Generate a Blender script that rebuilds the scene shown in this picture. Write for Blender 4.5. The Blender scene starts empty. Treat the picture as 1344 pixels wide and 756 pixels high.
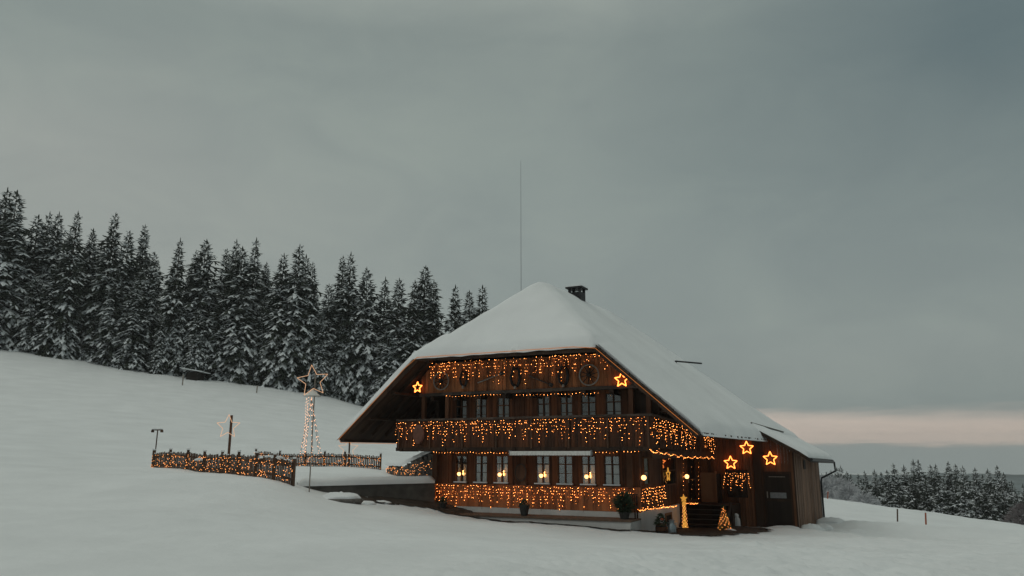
import bpy, math, random
import numpy as np
from mathutils import Vector, Matrix, noise as mn
R = math.radians
random.seed(7)
scene = bpy.context.scene
COL = scene.collection

# ---------------------------------------------------------------- camera numbers
EYE = 3.3
HAZE = .00030
F = 1000.0
PITCH = math.atan(217 / F)
CP, SP = math.cos(PITCH), math.sin(PITCH)
CX, CY = 5.13, 31.6                      # ground floor corner of the farmhouse
ANG = math.atan2(-.4587, .8886)
UX, UY, VX, VY = .8886, -.4587, .4587, .8886

def proj(X, Y, Z):
    Z -= EYE
    d = Y * CP + Z * SP
    return 672 + F * X / d, 378 - F * (-Y * SP + Z * CP) / d

def at(px, py, Y):                       # photo position + distance -> place in the world
    k = (378 - py) / F
    # (-Y SP + Z CP) = k (Y CP + Z SP)
    Z = Y * (SP + k * CP) / (CP - k * SP)
    d = Y * CP + Z * SP
    return Vector(((px - 672) / F * d, Y, Z + EYE))

def H2W(u, v, z=0):
    return Vector((CX + UX * u + VX * v, CY + UY * u + VY * v, z))

def W2H(X, Y):
    a, b = X - CX, Y - CY
    return a * UX + b * UY, a * VX + b * VY

def on_v(px, py, v):                     # point of the plane parallel to the front at depth v
    u, Y = -5.0, 34.0
    for _ in range(30):
        p = at(px, py, Y)
        uu, vv = W2H(p.x, p.y)
        Y += (v - vv) / (VY + VX * p.x / Y)
    p = at(px, py, Y)
    return W2H(p.x, p.y)[0], v, p.z

def on_u(px, py, u):                     # point of a plane parallel to the side at distance u
    Y = 34.0
    for _ in range(60):
        p = at(px, py, Y)
        uu, vv = W2H(p.x, p.y)
        Y += (u - uu) / (UY + UX * p.x / Y) * .8
    p = at(px, py, Y)
    return u, W2H(p.x, p.y)[1], p.z

# ---------------------------------------------------------------- helpers
def link(o, parent=None):
    COL.objects.link(o)
    if parent is not None:
        o.parent = parent
    return o

def tag(o, label=None, cat=None, group=None, kind=None):
    if label: o['label'] = label
    if cat: o['category'] = cat
    if group: o['group'] = group
    if kind: o['kind'] = kind
    return o

class MB:
    def __init__(s): s.v, s.f, s.m = [], [], []
    def add(s, vs, fs, mi=0):
        b = len(s.v); s.v += [tuple(q) for q in vs]
        s.f += [tuple(b + i for i in q) for q in fs]; s.m += [mi] * len(fs)
    def box(s, x0, x1, y0, y1, z0, z1, mi=0):
        s.add([(x0,y0,z0),(x1,y0,z0),(x1,y1,z0),(x0,y1,z0),(x0,y0,z1),(x1,y0,z1),(x1,y1,z1),(x0,y1,z1)],
              [(3,2,1,0),(4,5,6,7),(0,1,5,4),(1,2,6,5),(2,3,7,6),(3,0,4,7)], mi)
    def hexa(s, p, mi=0):                # eight corners, bottom ring then top ring
        s.add(p, [(3,2,1,0),(4,5,6,7),(0,1,5,4),(1,2,6,5),(2,3,7,6),(3,0,4,7)], mi)
    def beam(s, a, b, w, h, mi=0):
        a, b = Vector(a), Vector(b); d = (b - a).normalized()
        up = Vector((0,0,1))
        if abs(d.z) > .98: up = Vector((0,1,0))
        sd = d.cross(up).normalized() * w / 2; up = sd.cross(d).normalized() * h / 2
        s.hexa([a-sd-up, a+sd-up, b+sd-up, b-sd-up, a-sd+up, a+sd+up, b+sd+up, b-sd+up], mi)
    def tube(s, pts, r, n=6, mi=0, r2=None):
        pts = [Vector(p) for p in pts]; m = len(pts); b = len(s.v); ref = None
        for i, p in enumerate(pts):
            d = (pts[min(i+1, m-1)] - pts[max(i-1, 0)]).normalized()
            if ref is None: ref = Vector((0,0,1)) if abs(d.z) < .9 else Vector((1,0,0))
            a = d.cross(ref).normalized(); c = a.cross(d).normalized(); ref = c
            rr = r if r2 is None else r + (r2 - r) * i / (m - 1)
            for k in range(n):
                t = 2 * math.pi * k / n
                s.v.append(tuple(p + a * (rr * math.cos(t)) + c * (rr * math.sin(t))))
        for i in range(m - 1):
            for k in range(n):
                s.f.append((b+i*n+k, b+i*n+(k+1)%n, b+(i+1)*n+(k+1)%n, b+(i+1)*n+k)); s.m.append(mi)
        s.f.append(tuple(b+k for k in reversed(range(n)))); s.m.append(mi)
        s.f.append(tuple(b+(m-1)*n+k for k in range(n))); s.m.append(mi)
    def lathe(s, prof, c=(0,0,0), n=16, mi=0, axis='z', sx=1, sy=1):
        b = len(s.v); m = len(prof)
        for r, h in prof:
            for k in range(n):
                t = 2 * math.pi * k / n; x, y = r * math.cos(t) * sx, r * math.sin(t) * sy
                s.v.append((c[0]+x, c[1]+y, c[2]+h) if axis == 'z' else (c[0]+x, c[1]+h, c[2]+y))
        for i in range(m-1):
            for k in range(n):
                q = (b+i*n+k, b+i*n+(k+1)%n, b+(i+1)*n+(k+1)%n, b+(i+1)*n+k)
                s.f.append(q if axis == 'z' else q[::-1]); s.m.append(mi)
        q = tuple(b+k for k in range(n)); p = tuple(b+(m-1)*n+k for k in range(n))
        s.f += [q[::-1], p] if axis == 'z' else [q, p[::-1]]; s.m += [mi, mi]
    def build(s, name, mats, parent=None, org=(0,0,0), smooth=False):
        me = bpy.data.meshes.new(name)
        o3 = Vector(org)
        me.from_pydata([(x-o3.x, y-o3.y, z-o3.z) for x, y, z in s.v], [], s.f)
        for m in (mats if isinstance(mats, (list, tuple)) else [mats]): me.materials.append(m)
        if any(s.m): me.polygons.foreach_set('material_index', s.m)
        if smooth: me.polygons.foreach_set('use_smooth', [True] * len(s.f))
        me.update()
        return link(bpy.data.objects.new(name, me), parent)

def thing(name, label, cat, loc, rot=0, group=None, kind=None):
    o = bpy.data.objects.new(name, None); o.empty_display_size = .2
    o.location = loc; o.rotation_euler = (0, 0, rot)
    link(o); return tag(o, label, cat, group, kind)

def hthing(name, label, cat, uvz, group=None):      # stands somewhere on the house: house axes
    return thing(name, label, cat, H2W(*uvz), ANG, group)

# ---------------------------------------------------------------- materials
def newmat(name):
    m = bpy.data.materials.new(name); m.use_nodes = True
    return m, m.node_tree, m.node_tree.nodes['Principled BSDF']

def N(nt, t, **kw):
    n = nt.nodes.new(t)
    for k, v in kw.items():
        if k in n.inputs: n.inputs[k].default_value = v
        else: setattr(n, k, v)
    return n

def ramp(nt, fac, stops):
    r = nt.nodes.new('ShaderNodeValToRGB'); e = r.color_ramp.elements
    while len(e) < len(stops): e.new(.5)
    for q, (p, c) in zip(e, stops): q.position = p; q.color = (*c, 1)
    nt.links.new(fac, r.inputs[0]); return r.outputs[0]

def simple(name, col, rough=.7, var=.25, sc=6, metal=0, bump=.1, spec=.3):
    m, nt, b = newmat(name)
    tc = N(nt, 'ShaderNodeTexCoord'); n = N(nt, 'ShaderNodeTexNoise', Scale=sc, Detail=5)
    nt.links.new(tc.outputs['Object'], n.inputs['Vector'])
    c = ramp(nt, n.outputs[0], [(.3, tuple(x*(1-var) for x in col)), (.7, tuple(min(1, x*(1+var)) for x in col))])
    nt.links.new(c, b.inputs['Base Color'])
    b.inputs['Roughness'].default_value = rough; b.inputs['Metallic'].default_value = metal
    b.inputs['Specular IOR Level'].default_value = spec
    if bump:
        bp = N(nt, 'ShaderNodeBump', Strength=bump, Distance=.02)
        nt.links.new(n.outputs[0], bp.inputs['Height']); nt.links.new(bp.outputs[0], b.inputs['Normal'])
    return m

def snowmat(name, scale=1.0, bump=.5, col=(.78, .81, .82)):
    m, nt, b = newmat(name)
    tc = N(nt, 'ShaderNodeTexCoord')
    n1 = N(nt, 'ShaderNodeTexNoise', Scale=.35*scale, Detail=6); n2 = N(nt, 'ShaderNodeTexNoise', Scale=5*scale, Detail=8, Roughness=.65)
    n3 = N(nt, 'ShaderNodeTexNoise', Scale=40*scale, Detail=4)
    for n in (n1, n2, n3): nt.links.new(tc.outputs['Object'], n.inputs['Vector'])
    c = ramp(nt, n1.outputs[0], [(.3, tuple(x*.93 for x in col)), (.72, tuple(min(.9, x*1.04) for x in col))])
    nt.links.new(c, b.inputs['Base Color'])
    a = N(nt, 'ShaderNodeMath', operation='MULTIPLY_ADD'); a.inputs[1].default_value = .25
    nt.links.new(n3.outputs[0], a.inputs[0]); nt.links.new(n2.outputs[0], a.inputs[2])
    bp = N(nt, 'ShaderNodeBump', Strength=bump, Distance=.05)
    nt.links.new(a.outputs[0], bp.inputs['Height']); nt.links.new(bp.outputs[0], b.inputs['Normal'])
    b.inputs['Roughness'].default_value = .75; b.inputs['Specular IOR Level'].default_value = .25
    return m

def wood(name, dark, light, board=.18, axis='X', grain='Z', rough=.75):
    m, nt, b = newmat(name)
    tc = N(nt, 'ShaderNodeTexCoord'); sx = N(nt, 'ShaderNodeSeparateXYZ'); nt.links.new(tc.outputs['Object'], sx.inputs[0])
    dv = N(nt, 'ShaderNodeMath', operation='DIVIDE'); dv.inputs[1].default_value = board
    nt.links.new(sx.outputs[axis], dv.inputs[0])
    fl = N(nt, 'ShaderNodeMath', operation='FLOOR'); nt.links.new(dv.outputs[0], fl.inputs[0])
    wn = N(nt, 'ShaderNodeTexWhiteNoise', noise_dimensions='1D'); nt.links.new(fl.outputs[0], wn.inputs['W'])
    mp = N(nt, 'ShaderNodeMapping'); s = [14, 14, 14]; s['XYZ'.index(grain)] = .8
    mp.inputs['Scale'].default_value = s; nt.links.new(tc.outputs['Object'], mp.inputs[0])
    n = N(nt, 'ShaderNodeTexNoise', Scale=1, Detail=6, Roughness=.7); nt.links.new(mp.outputs[0], n.inputs['Vector'])
    n2 = N(nt, 'ShaderNodeTexNoise', Scale=1.1, Detail=4); nt.links.new(tc.outputs['Object'], n2.inputs['Vector'])
    q = N(nt, 'ShaderNodeMath', operation='MULTIPLY_ADD'); q.inputs[1].default_value = .42
    nt.links.new(wn.outputs[0], q.inputs[0]); 
    q2 = N(nt, 'ShaderNodeMath', operation='MULTIPLY_ADD'); q2.inputs[1].default_value = .55
    nt.links.new(n.outputs[0], q2.inputs[0])
    q3 = N(nt, 'ShaderNodeMath', operation='MULTIPLY'); q3.inputs[1].default_value = .45
    nt.links.new(n2.outputs[0], q3.inputs[0]); nt.links.new(q3.outputs[0], q2.inputs[2]); nt.links.new(q2.outputs[0], q.inputs[2])
    c = ramp(nt, q.outputs[0], [(.35, dark), (.95, light)])
    nt.links.new(c, b.inputs['Base Color'])
    bp = N(nt, 'ShaderNodeBump', Strength=.35, Distance=.01)
    nt.links.new(n.outputs[0], bp.inputs['Height']); nt.links.new(bp.outputs[0], b.inputs['Normal'])
    b.inputs['Roughness'].default_value = rough; b.inputs['Specular IOR Level'].default_value = .25
    return m

def emis(name, col, st):
    m = bpy.data.materials.new(name); m.use_nodes = True; nt = m.node_tree; nt.nodes.clear()
    e = N(nt, 'ShaderNodeEmission'); e.inputs[0].default_value = (*col, 1); e.inputs[1].default_value = st
    o = N(nt, 'ShaderNodeOutputMaterial'); nt.links.new(e.outputs[0], o.inputs[0]); return m

M = dict(
    snow=snowmat('snow'), roofsnow=snowmat('roof_snow', 1.0, .22), treesnow=simple('branch_snow', (.74,.78,.80), .8, .12, 2, bump=0),
    needle=simple('spruce_needles', (.022,.030,.020), .8, .35, 1.5, bump=0), bark=simple('bark', (.05,.038,.028), .9, .3, 8),
    gable=wood('gable_boards', (.05,.020,.009), (.38,.14,.052), .2), wall=wood('wall_boards', (.030,.012,.006), (.21,.074,.030), .24),  # gable boards reddened a little, bulb glow put into the colour
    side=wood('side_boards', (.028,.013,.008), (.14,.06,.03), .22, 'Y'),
    apron=wood('glow_reddened_apron_boards', (.15,.05,.02), (.46,.17,.065), .2),  # apron made redder and lighter to paint in the glow of the bulbs
    barn=wood('barn_boards', (.035,.016,.009), (.22,.095,.045), .16), barny=wood('skylit_barn_side_boards', (.06,.034,.022), (.27,.155,.095), .16, 'Y'), dark=wood('dark_timber', (.016,.010,.007), (.055,.030,.018), .3),  # barn side boards carry the open sky's extra light in their colour
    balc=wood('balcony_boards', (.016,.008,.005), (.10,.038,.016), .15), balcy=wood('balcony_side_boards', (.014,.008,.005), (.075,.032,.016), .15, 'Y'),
    soffit=wood('soffit_boards', (.018,.011,.008), (.06,.034,.02), .2, 'Y', 'X'), beam=wood('weathered_beam', (.03,.022,.017), (.10,.075,.06), .5),
    door=wood('dark_door', (.012,.009,.007), (.035,.024,.018), .14), panel=wood('panel_wood', (.20,.10,.05), (.36,.19,.10), .9),
    frame=wood('window_frame_wood', (.05,.022,.012), (.16,.07,.035), .5), fence=wood('fence_wood', (.03,.018,.012), (.11,.06,.035), .1),
    plaster=simple('white_plaster', (.60,.60,.58), .85, .10, 1.6), concrete=simple('dark_concrete', (.115,.11,.10), .9, .3, 2.5),
    stone=simple('stone', (.12,.11,.10), .9, .45, 7, bump=.6), tile=simple('roof_tiles', (.05,.04,.034), .85, .4, 5),
    soil=simple('wet_soil', (.045,.034,.026), .8, .5, 3, bump=.5), cap=simple('brown_cap', (.13,.085,.06), .8, .25, 4),
    iron=simple('dark_iron', (.03,.03,.032), .5, .2, 10, metal=.6), zinc=simple('zinc', (.25,.27,.28), .45, .15, 10, metal=.7),
    rim=simple('weathered_rim', (.24,.21,.18), .7, .2, 10), leather=simple('black_leather', (.018,.014,.011), .6, .3, 10),
    curtain=simple('white_curtain', (.62,.62,.62), .9, .1, 5), cloth=simple('awning_cloth', (.66,.66,.63), .8, .12, 9),
    inside=simple('dark_interior', (.02,.016,.013), .9, .2, 2), plaque=simple('red_brown_plaque', (.14,.06,.04), .6, .2, 6),
    pot=simple('dark_pot', (.035,.035,.033), .6, .3, 8), milk=simple('milk_can', (.30,.36,.38), .4, .2, 8, metal=.5),
    red=simple('red_marker', (.35,.09,.04), .7, .2, 8), frost=simple('frosted_twigs', (.46,.47,.49), .9, .25, 1.2, bump=0),
    brownbush=simple('frosted_brown_twigs', (.17,.15,.155), .9, .25, 1.2, bump=0), green=simple('fir_twigs', (.03,.05,.025), .8, .3, 8),
    cable=simple('cable', (.02,.02,.018), .7, .1, 8), hill=simple('hazed_far_forest', (.12,.15,.16), .95, .5, .02, bump=0),  # far forest paled and blued, haze mixed into its colour
    bulb=emis('warm_bulb', (1, .33, .075), 13), bulbdim=emis('dim_bulb', (1, .27, .05), 5), bulbhot=emis('bright_bulb', (1, .24, .05), 13), fbulb=emis('fence_bulb', (1, .36, .10), 3.6),
    neon=emis('star_tube', (1, .22, .04), 5.5), rope=emis('rope_light', (1, .34, .09), .42), pale=emis('pale_star_tube', (1, .58, .34), .80),
    ball=emis('ball_lamp', (1, .47, .15), 4.2), innerglow=emis('added_inner_glow', (1, .42, .12), 9), gold=emis('gold_lamp', (1, .45, .07), .62), palebulb=emis('pale_bulb', (1, .52, .30), 2.6),
)
def curtainmat():
    m = bpy.data.materials.new('thin_curtain'); m.use_nodes = True; nt = m.node_tree; b = nt.nodes['Principled BSDF']; b.inputs['Base Color'].default_value = (.62,.61,.60,1); b.inputs['Roughness'].default_value = .9
    t = N(nt, 'ShaderNodeBsdfTranslucent'); t.inputs[0].default_value = (.7,.66,.6,1); mx = N(nt, 'ShaderNodeMixShader'); mx.inputs[0].default_value = .45
    nt.links.new(b.outputs[0], mx.inputs[1]); nt.links.new(t.outputs[0], mx.inputs[2]); nt.links.new(mx.outputs[0], nt.nodes['Material Output'].inputs[0]); return m
M['lace'] = curtainmat()
def glassmat():
    m = bpy.data.materials.new('window_glass'); m.use_nodes = True; nt = m.node_tree; nt.nodes.clear()
    g = N(nt, 'ShaderNodeBsdfGlossy', Roughness=.02); t = N(nt, 'ShaderNodeBsdfTransparent'); mx = N(nt, 'ShaderNodeMixShader')
    t.inputs[0].default_value = (.85,.88,.86,1); g.inputs[0].default_value = (.9,.92,.95,1); mx.inputs[0].default_value = .15
    o = N(nt, 'ShaderNodeOutputMaterial'); nt.links.new(t.outputs[0], mx.inputs[1]); nt.links.new(g.outputs[0], mx.inputs[2]); nt.links.new(mx.outputs[0], o.inputs[0])
    return m
M['glass'] = glassmat()

# ---------------------------------------------------------------- terrain
ctrl = []
def cp(px, py, Y): p = at(px, py, Y); ctrl.append((p.x, p.y, p.z))
for a in [(0,458,130),(100,474,131),(200,491,132),(310,504,135),(418,518,138),(474,533,140),(600,553,146),(720,572,152),
          (0,530,75),(0,580,48),(0,622,32),(0,680,20),(0,756,11.8),(200,548,75),(350,570,72),(200,614,41),(245,617,38.5),(290,622,36),(335,627,33.5),(385,633,31),
          (100,603,42),(100,650,27),(340,609,50),(400,612,48),(500,617,44),(460,590,62),(300,680,21),(300,756,11.6),(430,668,28),(398,645,31),(432,652,31.6),(470,657,32.4),(520,660,33.6),(566,664,34.6),(500,668,30),(500,700,21),
          (672,756,11.2),(672,712,19),(672,694,27),(590,674,34),(640,681,33),(700,688,31.9),(760,693,31.1),(824,698.5,30.1),(900,699,32),(960,696,35),(1020,693,36.8),(1046,692,37),(1079,682,46.5),(1100,686,44),
          (850,714,24),(1000,718,24),(1000,756,12.5),(1180,724,24),(1344,756,14.5),(1344,720,24),(1120,690,40),(1200,690,42),(1344,708,36),
          (1081,655,78),(1148,664,76),(1241,675,73),(1303,684,70),(1344,690,67)]: cp(*a)
ctrl += [(-130,130,24),(-100,60,11),(-40,0,4.2),(0,0,1.75),(0,-40,.6),(-60,-60,4),(50,0,.2),(60,-60,-3),(100,40,-5.5),(110,80,-8),
         (-85,175,24),(-30,190,15),(20,200,5),(-160,200,27),
         (45,100,-8.5),(75,100,-9.5),(50,135,-15),(90,135,-16),(60,190,-20),(130,190,-22),(150,120,-15),(200,60,-12)]
for u, v, z in [(-9.8,4,1.3),(-9.8,12,.6),(0,4,.05),(0,15,-.6),(-5,22,-.3),(5,22,-1.2),(-14,4,1.9),(-14,14,1.6),(5.5,14,-.75),(8,12,-.9)]:
    p = H2W(u, v, z); ctrl.append((p.x, p.y, p.z))
ctrl = np.array(ctrl)
def _phi(r2): return np.where(r2 > 1e-9, r2 * np.log(r2 + 1e-12) * .5, 0)
_S = 50.0
_P = ctrl[:, :2] / _S; _n = len(_P)
_K = _phi(((_P[:, None] - _P[None]) ** 2).sum(2)) + np.eye(_n) * .0006
_Q = np.hstack([np.ones((_n, 1)), _P])
_A = np.block([[_K, _Q], [_Q.T, np.zeros((3, 3))]])
_W = np.linalg.solve(_A, np.concatenate([ctrl[:, 2], np.zeros(3)]))
def ground_np(X, Y):
    X = np.asarray(X, float); Y = np.asarray(Y, float); out = np.zeros(X.size); x = X.ravel(); y = Y.ravel()
    for i in range(0, x.size, 20000):
        p = np.stack([x[i:i+20000], y[i:i+20000]], 1) / _S
        k = _phi(((p[:, None] - _P[None]) ** 2).sum(2))
        out[i:i+20000] = k @ _W[:_n] + _W[_n] + p @ _W[_n+1:]
    d = np.hypot(x, y); w = np.clip((d - 210) / 130, 0, 1); w = w * w * (3 - 2 * w)
    far = -30 - 22 * np.clip((d - 300) / 500, 0, 1)
    out = out * (1 - w) + far * w
    return out.reshape(X.shape)
TRK = [(6.2, 30.5, 9.5, 9, .3), (9.5, 31.5, 21, 26, .35), (21, 26, 30, 34, .2), (-.5, 30.5, 5.5, 29.3, .1), (13, 34, 27, 12, .5)]
def rough(x, y):
    d = math.hypot(x, y)
    n = .10 * mn.noise(Vector((x * .22, y * .22, 1))) + .035 * mn.noise(Vector((x * .9, y * .9, 5)))
    u, v = W2H(x, y)
    n += .016 * mn.noise(Vector((x * 3.1, y * 3.1, 9))) + .03 * max(0, mn.noise(Vector((x * 1.3, y * 1.3, 12))) - .1)
    # trodden snow on the yard in front of and beside the barn
    if -4 < u < 26 and -22 < v < 30:
        m = max(0, min(1, (u - 1) / 5)) * max(0, min(1, (26 - u) / 8))
        q = mn.noise(Vector((x * 1.7, y * 1.7, 3))); n += m * (.085 * q + .085 * abs(mn.noise(Vector((x * 4.2, y * 4.2, 3)))))
        t = abs(v - (-7 + .25 * u + 1.2 * math.sin(u * .3))); n -= m * .07 * max(0, 1 - abs(t - .9) / .35) 
    if 8 < y < 46:
        for (ax, ay, bx, by, wv) in TRK:
            ex, ey = bx-ax, by-ay; L2 = ex*ex+ey*ey; t_ = max(0, min(1, ((x-ax)*ex+(y-ay)*ey)/L2)); L = math.sqrt(L2)
            px_, py_ = ax+ex*t_, ay+ey*t_; sdist = ((x-px_)*ey-(y-py_)*ex)/L + wv*math.sin(t_*9)
            dd_ = math.hypot(x-px_, y-py_)
            if dd_ < .6:
                k = t_*L/.68; i_ = round(k); side_ = .14 if int(i_) % 2 else -.14
                q_ = ((k-i_)*.68/.17)**2 + ((sdist-side_)/.11)**2
                if q_ < 2.2: n += -.10*max(0, 1-q_) + .02*max(0, 1-abs(q_-1.5)/.7)
    if d > 60: n *= min(3, d / 60)
    return n
def ground(x, y): return float(ground_np([x], [y])[0]) + rough(x, y)

def build_ground():
    az = [R(a) for a in np.arange(-43, 43.01, .22)] + [R(a) for a in np.arange(46, 314.9, 3.5)]
    rad = sorted(list(1.5 * (2400 / 1.5) ** (np.arange(0, 260) / 259.0)) + list(np.arange(9.05, 44, .17)))
    A, Rr = np.meshgrid(az, rad); X = np.sin(A) * Rr; Y = np.cos(A) * Rr
    Z = ground_np(X, Y)
    na = len(az); vs = []
    for i in range(len(rad)):
        for j in range(na):
            vs.append((X[i, j], Y[i, j], Z[i, j] + rough(X[i, j], Y[i, j])))
    fs = []
    for i in range(len(rad) - 1):
        for j in range(na):
            k = (j + 1) % na
            fs.append((i*na+j, i*na+k, (i+1)*na+k, (i+1)*na+j))
    vs.append((0, 0, float(ground_np([0], [0])[0]))); c = len(vs) - 1
    for j in range(na): fs.append((c, (j+1) % na, j))
    fs = [q[::-1] for q in fs]
    mb = MB(); mb.v = vs; mb.f = fs; mb.m = [0] * len(fs)
    tag(mb.build('ground', M['snow'], smooth=True), kind='structure')
build_ground()

def sheet(name, outline, mat, lift=.02, kind='structure', wob=.15, step=.25):      # irregular patch laid on the ground
    xs = [p[0] for p in outline]; ys = [p[1] for p in outline]
    def inside(x, y):
        c = False; n = len(outline)
        for i in range(n):
            a, b = outline[i], outline[i-1]
            if (a[1] > y) != (b[1] > y) and x < (b[0]-a[0])*(y-a[1])/(b[1]-a[1]) + a[0]: c = not c
        return c
    mb = MB(); idx = {}
    nx = int((max(xs)-min(xs))/step)+2; ny = int((max(ys)-min(ys))/step)+2
    gx = [min(xs)+i*step for i in range(nx)]; gy = [min(ys)+j*step for j in range(ny)]
    G = ground_np(*np.meshgrid(gx, gy))
    def vert(i, j):
        if (i, j) not in idx:
            x = gx[i] + wob*mn.noise(Vector((i*.9, j*.9, 2))); y = gy[j] + wob*mn.noise(Vector((i*.9, j*.9, 8)))
            idx[(i, j)] = len(mb.v)
            mb.v.append((x, y, float(G[j, i]) + rough(gx[i], gy[j]) + lift + .03*mn.noise(Vector((x*2, y*2, 4)))))
        return idx[(i, j)]
    for i in range(nx-1):
        for j in range(ny-1):
            x = gx[i] + step/2; y = gy[j] + step/2
            if inside(x + .5*wob*mn.noise(Vector((x*1.5, y*1.5, 0))), y + 1.2*wob*mn.noise(Vector((x*1.9, y*1.9, 6)))):
                mb.f.append((vert(i, j), vert(i+1, j), vert(i+1, j+1), vert(i, j+1))); mb.m.append(0)
    return tag(mb.build(name, mat, smooth=True), kind=kind)

# ---------------------------------------------------------------- roof surface
RU, RZ = -5.3, 11.3
def uE(v): return 2.96 + .045 * (min(v, 14) + 2)
def zE(v): return 4.07 - .008 * (min(v, 14) + 2)
UL, ZL = -13.7, 4.03
def zroof(u, v):
    zr = RZ + (zE(v) - RZ) * (u - RU) / (uE(v) - RU)
    zl = RZ + (ZL - RZ) * (RU - u) / (RU - UL)
    hf = 7.6 + (v + 2) * (RZ - 7.6) / 3.9
    hb = RZ - (v - 11) * .8
    return min(zr, zl, hf, hb)

house = thing('farmhouse', 'large dark wooden farmhouse under a deep snowy hipped roof', 'farmhouse', H2W(0, 0, 0), ANG)

def roof_grid(us, vs, top, bot):
    mb = MB(); nu = len(us(vs[0])); nv = len(vs)
    for v in vs:
        for u in us(v): mb.v.append((u, v, top(u, v)))
    off = len(mb.v)
    for v in vs:
        for u in us(v): mb.v.append((u, v, bot(u, v)))
    for j in range(nv-1):
        for i in range(nu-1):
            a, b, c, d = j*nu+i, j*nu+i+1, (j+1)*nu+i+1, (j+1)*nu+i
            mb.f.append((a, b, c, d)); mb.m.append(0)
            mb.f.append((off+d, off+c, off+b, off+a)); mb.m.append(0)
    def skirt(l):
        for a, b in zip(l, l[1:]): mb.f.append((a, off+a, off+b, b)); mb.m.append(0)
    skirt([i for i in range(nu)]); skirt([j*nu+nu-1 for j in range(nv)])
    skirt([(nv-1)*nu+i for i in reversed(range(nu))]); skirt([j*nu for j in reversed(range(nv))])
    return mb
vv = list(np.linspace(-2, 1.9, 14)) + list(np.linspace(2.5, 10.4, 14)) + list(np.linspace(11, 20, 20))
def uu_deck(v): return list(np.linspace(UL, RU, 24)) + list(np.linspace(RU, uE(v), 26))[1:]
roof = roof_grid(uu_deck, vv, zroof, lambda u, v: zroof(u, v) - .14).build('roof', M['soffit'], house)
# snow blanket
vs_s = list(np.linspace(-2.13, 20.0, 150))
def uu_snow(v):
    return list(np.linspace(UL - .12, uE(v) + .17, 120))
def snow_top(u, v):
    uL, uR = UL - .12, uE(v) + .17
    e = min(u - uL, uR - u, v + 2.13, 20.0 - v)
    T = .36 + .09 * mn.noise(Vector((u*.5, v*.5, 2))) + .035 * mn.noise(Vector((u*1.7, v*1.7, 4)))
    if v < -.2 and u > -1.1: T *= .35 + .65 * min(1, max(0, (v + 2.13) / 1.6))
    if v < 0 and -9.6 < u < -.9: T *= .6 + .4 * min(1, max(0, (v + 2.13) / 1.4))
    k = max(0, min(1, e / (T * .9)))
    t = T * math.sqrt(max(0, 1 - (1 - k) ** 2))
    # soften ridges: blend with neighbours
    z = (zroof(u, v) * 2 + zroof(u-.7, v) + zroof(u+.7, v) + zroof(u, v-.7) + zroof(u, v+.7)) / 6 if e > .9 else (zroof(u, v) * 2 + zroof(u-.35, v) + zroof(u+.35, v) + zroof(u, v-.35) + zroof(u, v+.35)) / 6
    z = z if e > .5 else zroof(u, v)
    return max(zroof(u, v) + .02, z + .012 + t) if e > .9 else max(z, zroof(u, v)) * .5 + z * .5 + .012 + t + .02 * mn.noise(Vector((u*1.4, v*1.4, 7)))
sn = roof_grid(uu_snow, vs_s, snow_top, lambda u, v: zroof(u, v) + .006)
# wavy front edge
for i, (x, y, z) in enumerate(sn.v):
    if y < -2.0: sn.v[i] = (x, y + (.30 if x > -1 else 0) + .06 * mn.noise(Vector((x*2.2, 0, 3))) + .05 * mn.noise(Vector((x*.7, 0, 5))), z - ((.05 + .04 * mn.noise(Vector((x*1.6, 3, 3)))) if x <= -1 else 0))
snow_roof = sn.build('snow', M['roofsnow'], roof, smooth=True)
# tile edges peeping out along the front
tl = MB()
u = UL + .2
while u < uE(-2) - .05:
    w = random.uniform(.16, .24)
    if u > -1:
        a = zroof(u, -2); b = zroof(u + w, -2); l = random.uniform(.01, .06 if u > -1 else .04)
        y0 = (-2.07 if u > -1 else -2.15) - random.uniform(0, .04)
        tl.hexa([(u, y0, a-.02), (u+w, y0, b-.02), (u+w, -1.8, b-.02), (u, -1.8, a-.02), (u, y0, a+(.03+l if u > -1 else .0)), (u+w, y0, b+(.03+l if u > -1 else .0)), (u+w, -1.8, b+.02), (u, -1.8, a+.02)])
    u += w + .03
v = -1.9
while v < 9:
    w = .22
    tl.box(uE(v)-.2, uE(v)+.10+random.uniform(0,.06), v, v+w-.03, zE(v)-.09, zE(v)-.03+random.uniform(0,.02)); v += w
tl.build('edge_tiles', M['tile'], roof)
# bargeboards
def verge_pts(side, dz=-.14, y=-2.04):
    if side == 'l': us = np.linspace(UL, -9.46, 8)
    elif side == 'r': us = np.linspace(-.95, uE(-2), 8)
    else: us = np.linspace(-9.46, -.95, 10)
    return [(float(u), y, zroof(u, -2) + dz) for u in us]
for s in 'lhr':
    b = MB(); p = verge_pts(s); b.beam(p[0], p[-1], .05, .2); b.build('bargeboard', M['dark'], roof)
for k, v in enumerate([-1.1, -.2] + [.9 + 1.1*i for i in range(12)]):
    rf = MB(); rf.beam((UL+.45, v, zroof(UL+.45, 5)-.25), (-9.5, v, zroof(-9.5, 3)-.25), .14, .16); rf.build('rafter', M['dark'], roof)
for k, v in enumerate([-1.1, -.2] + [.9 + 1.1*i for i in range(9)]):
    rf = MB(); rf.beam((-.8, v, zroof(-.8, 3)-.25), (uE(v)-.5, v, zroof(uE(v)-.5, v)-.25), .14, .16); rf.build('rafter', M['dark'], roof)
for u0 in (-12.2, -10.9, .5, 1.7):
    b = MB(); z = zroof(u0, 5) - .42; b.box(u0-.1, u0+.1, -1.9, 8.7 if u0 > 0 else 14, z-.09, z+.0); b.build('purlin', M['dark'], roof)
b = MB(); b.box(UL-.02, UL+.05, -2.0, 19.5, ZL-.22, ZL-.01); b.build('fascia', M['dark'], roof)
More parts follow.
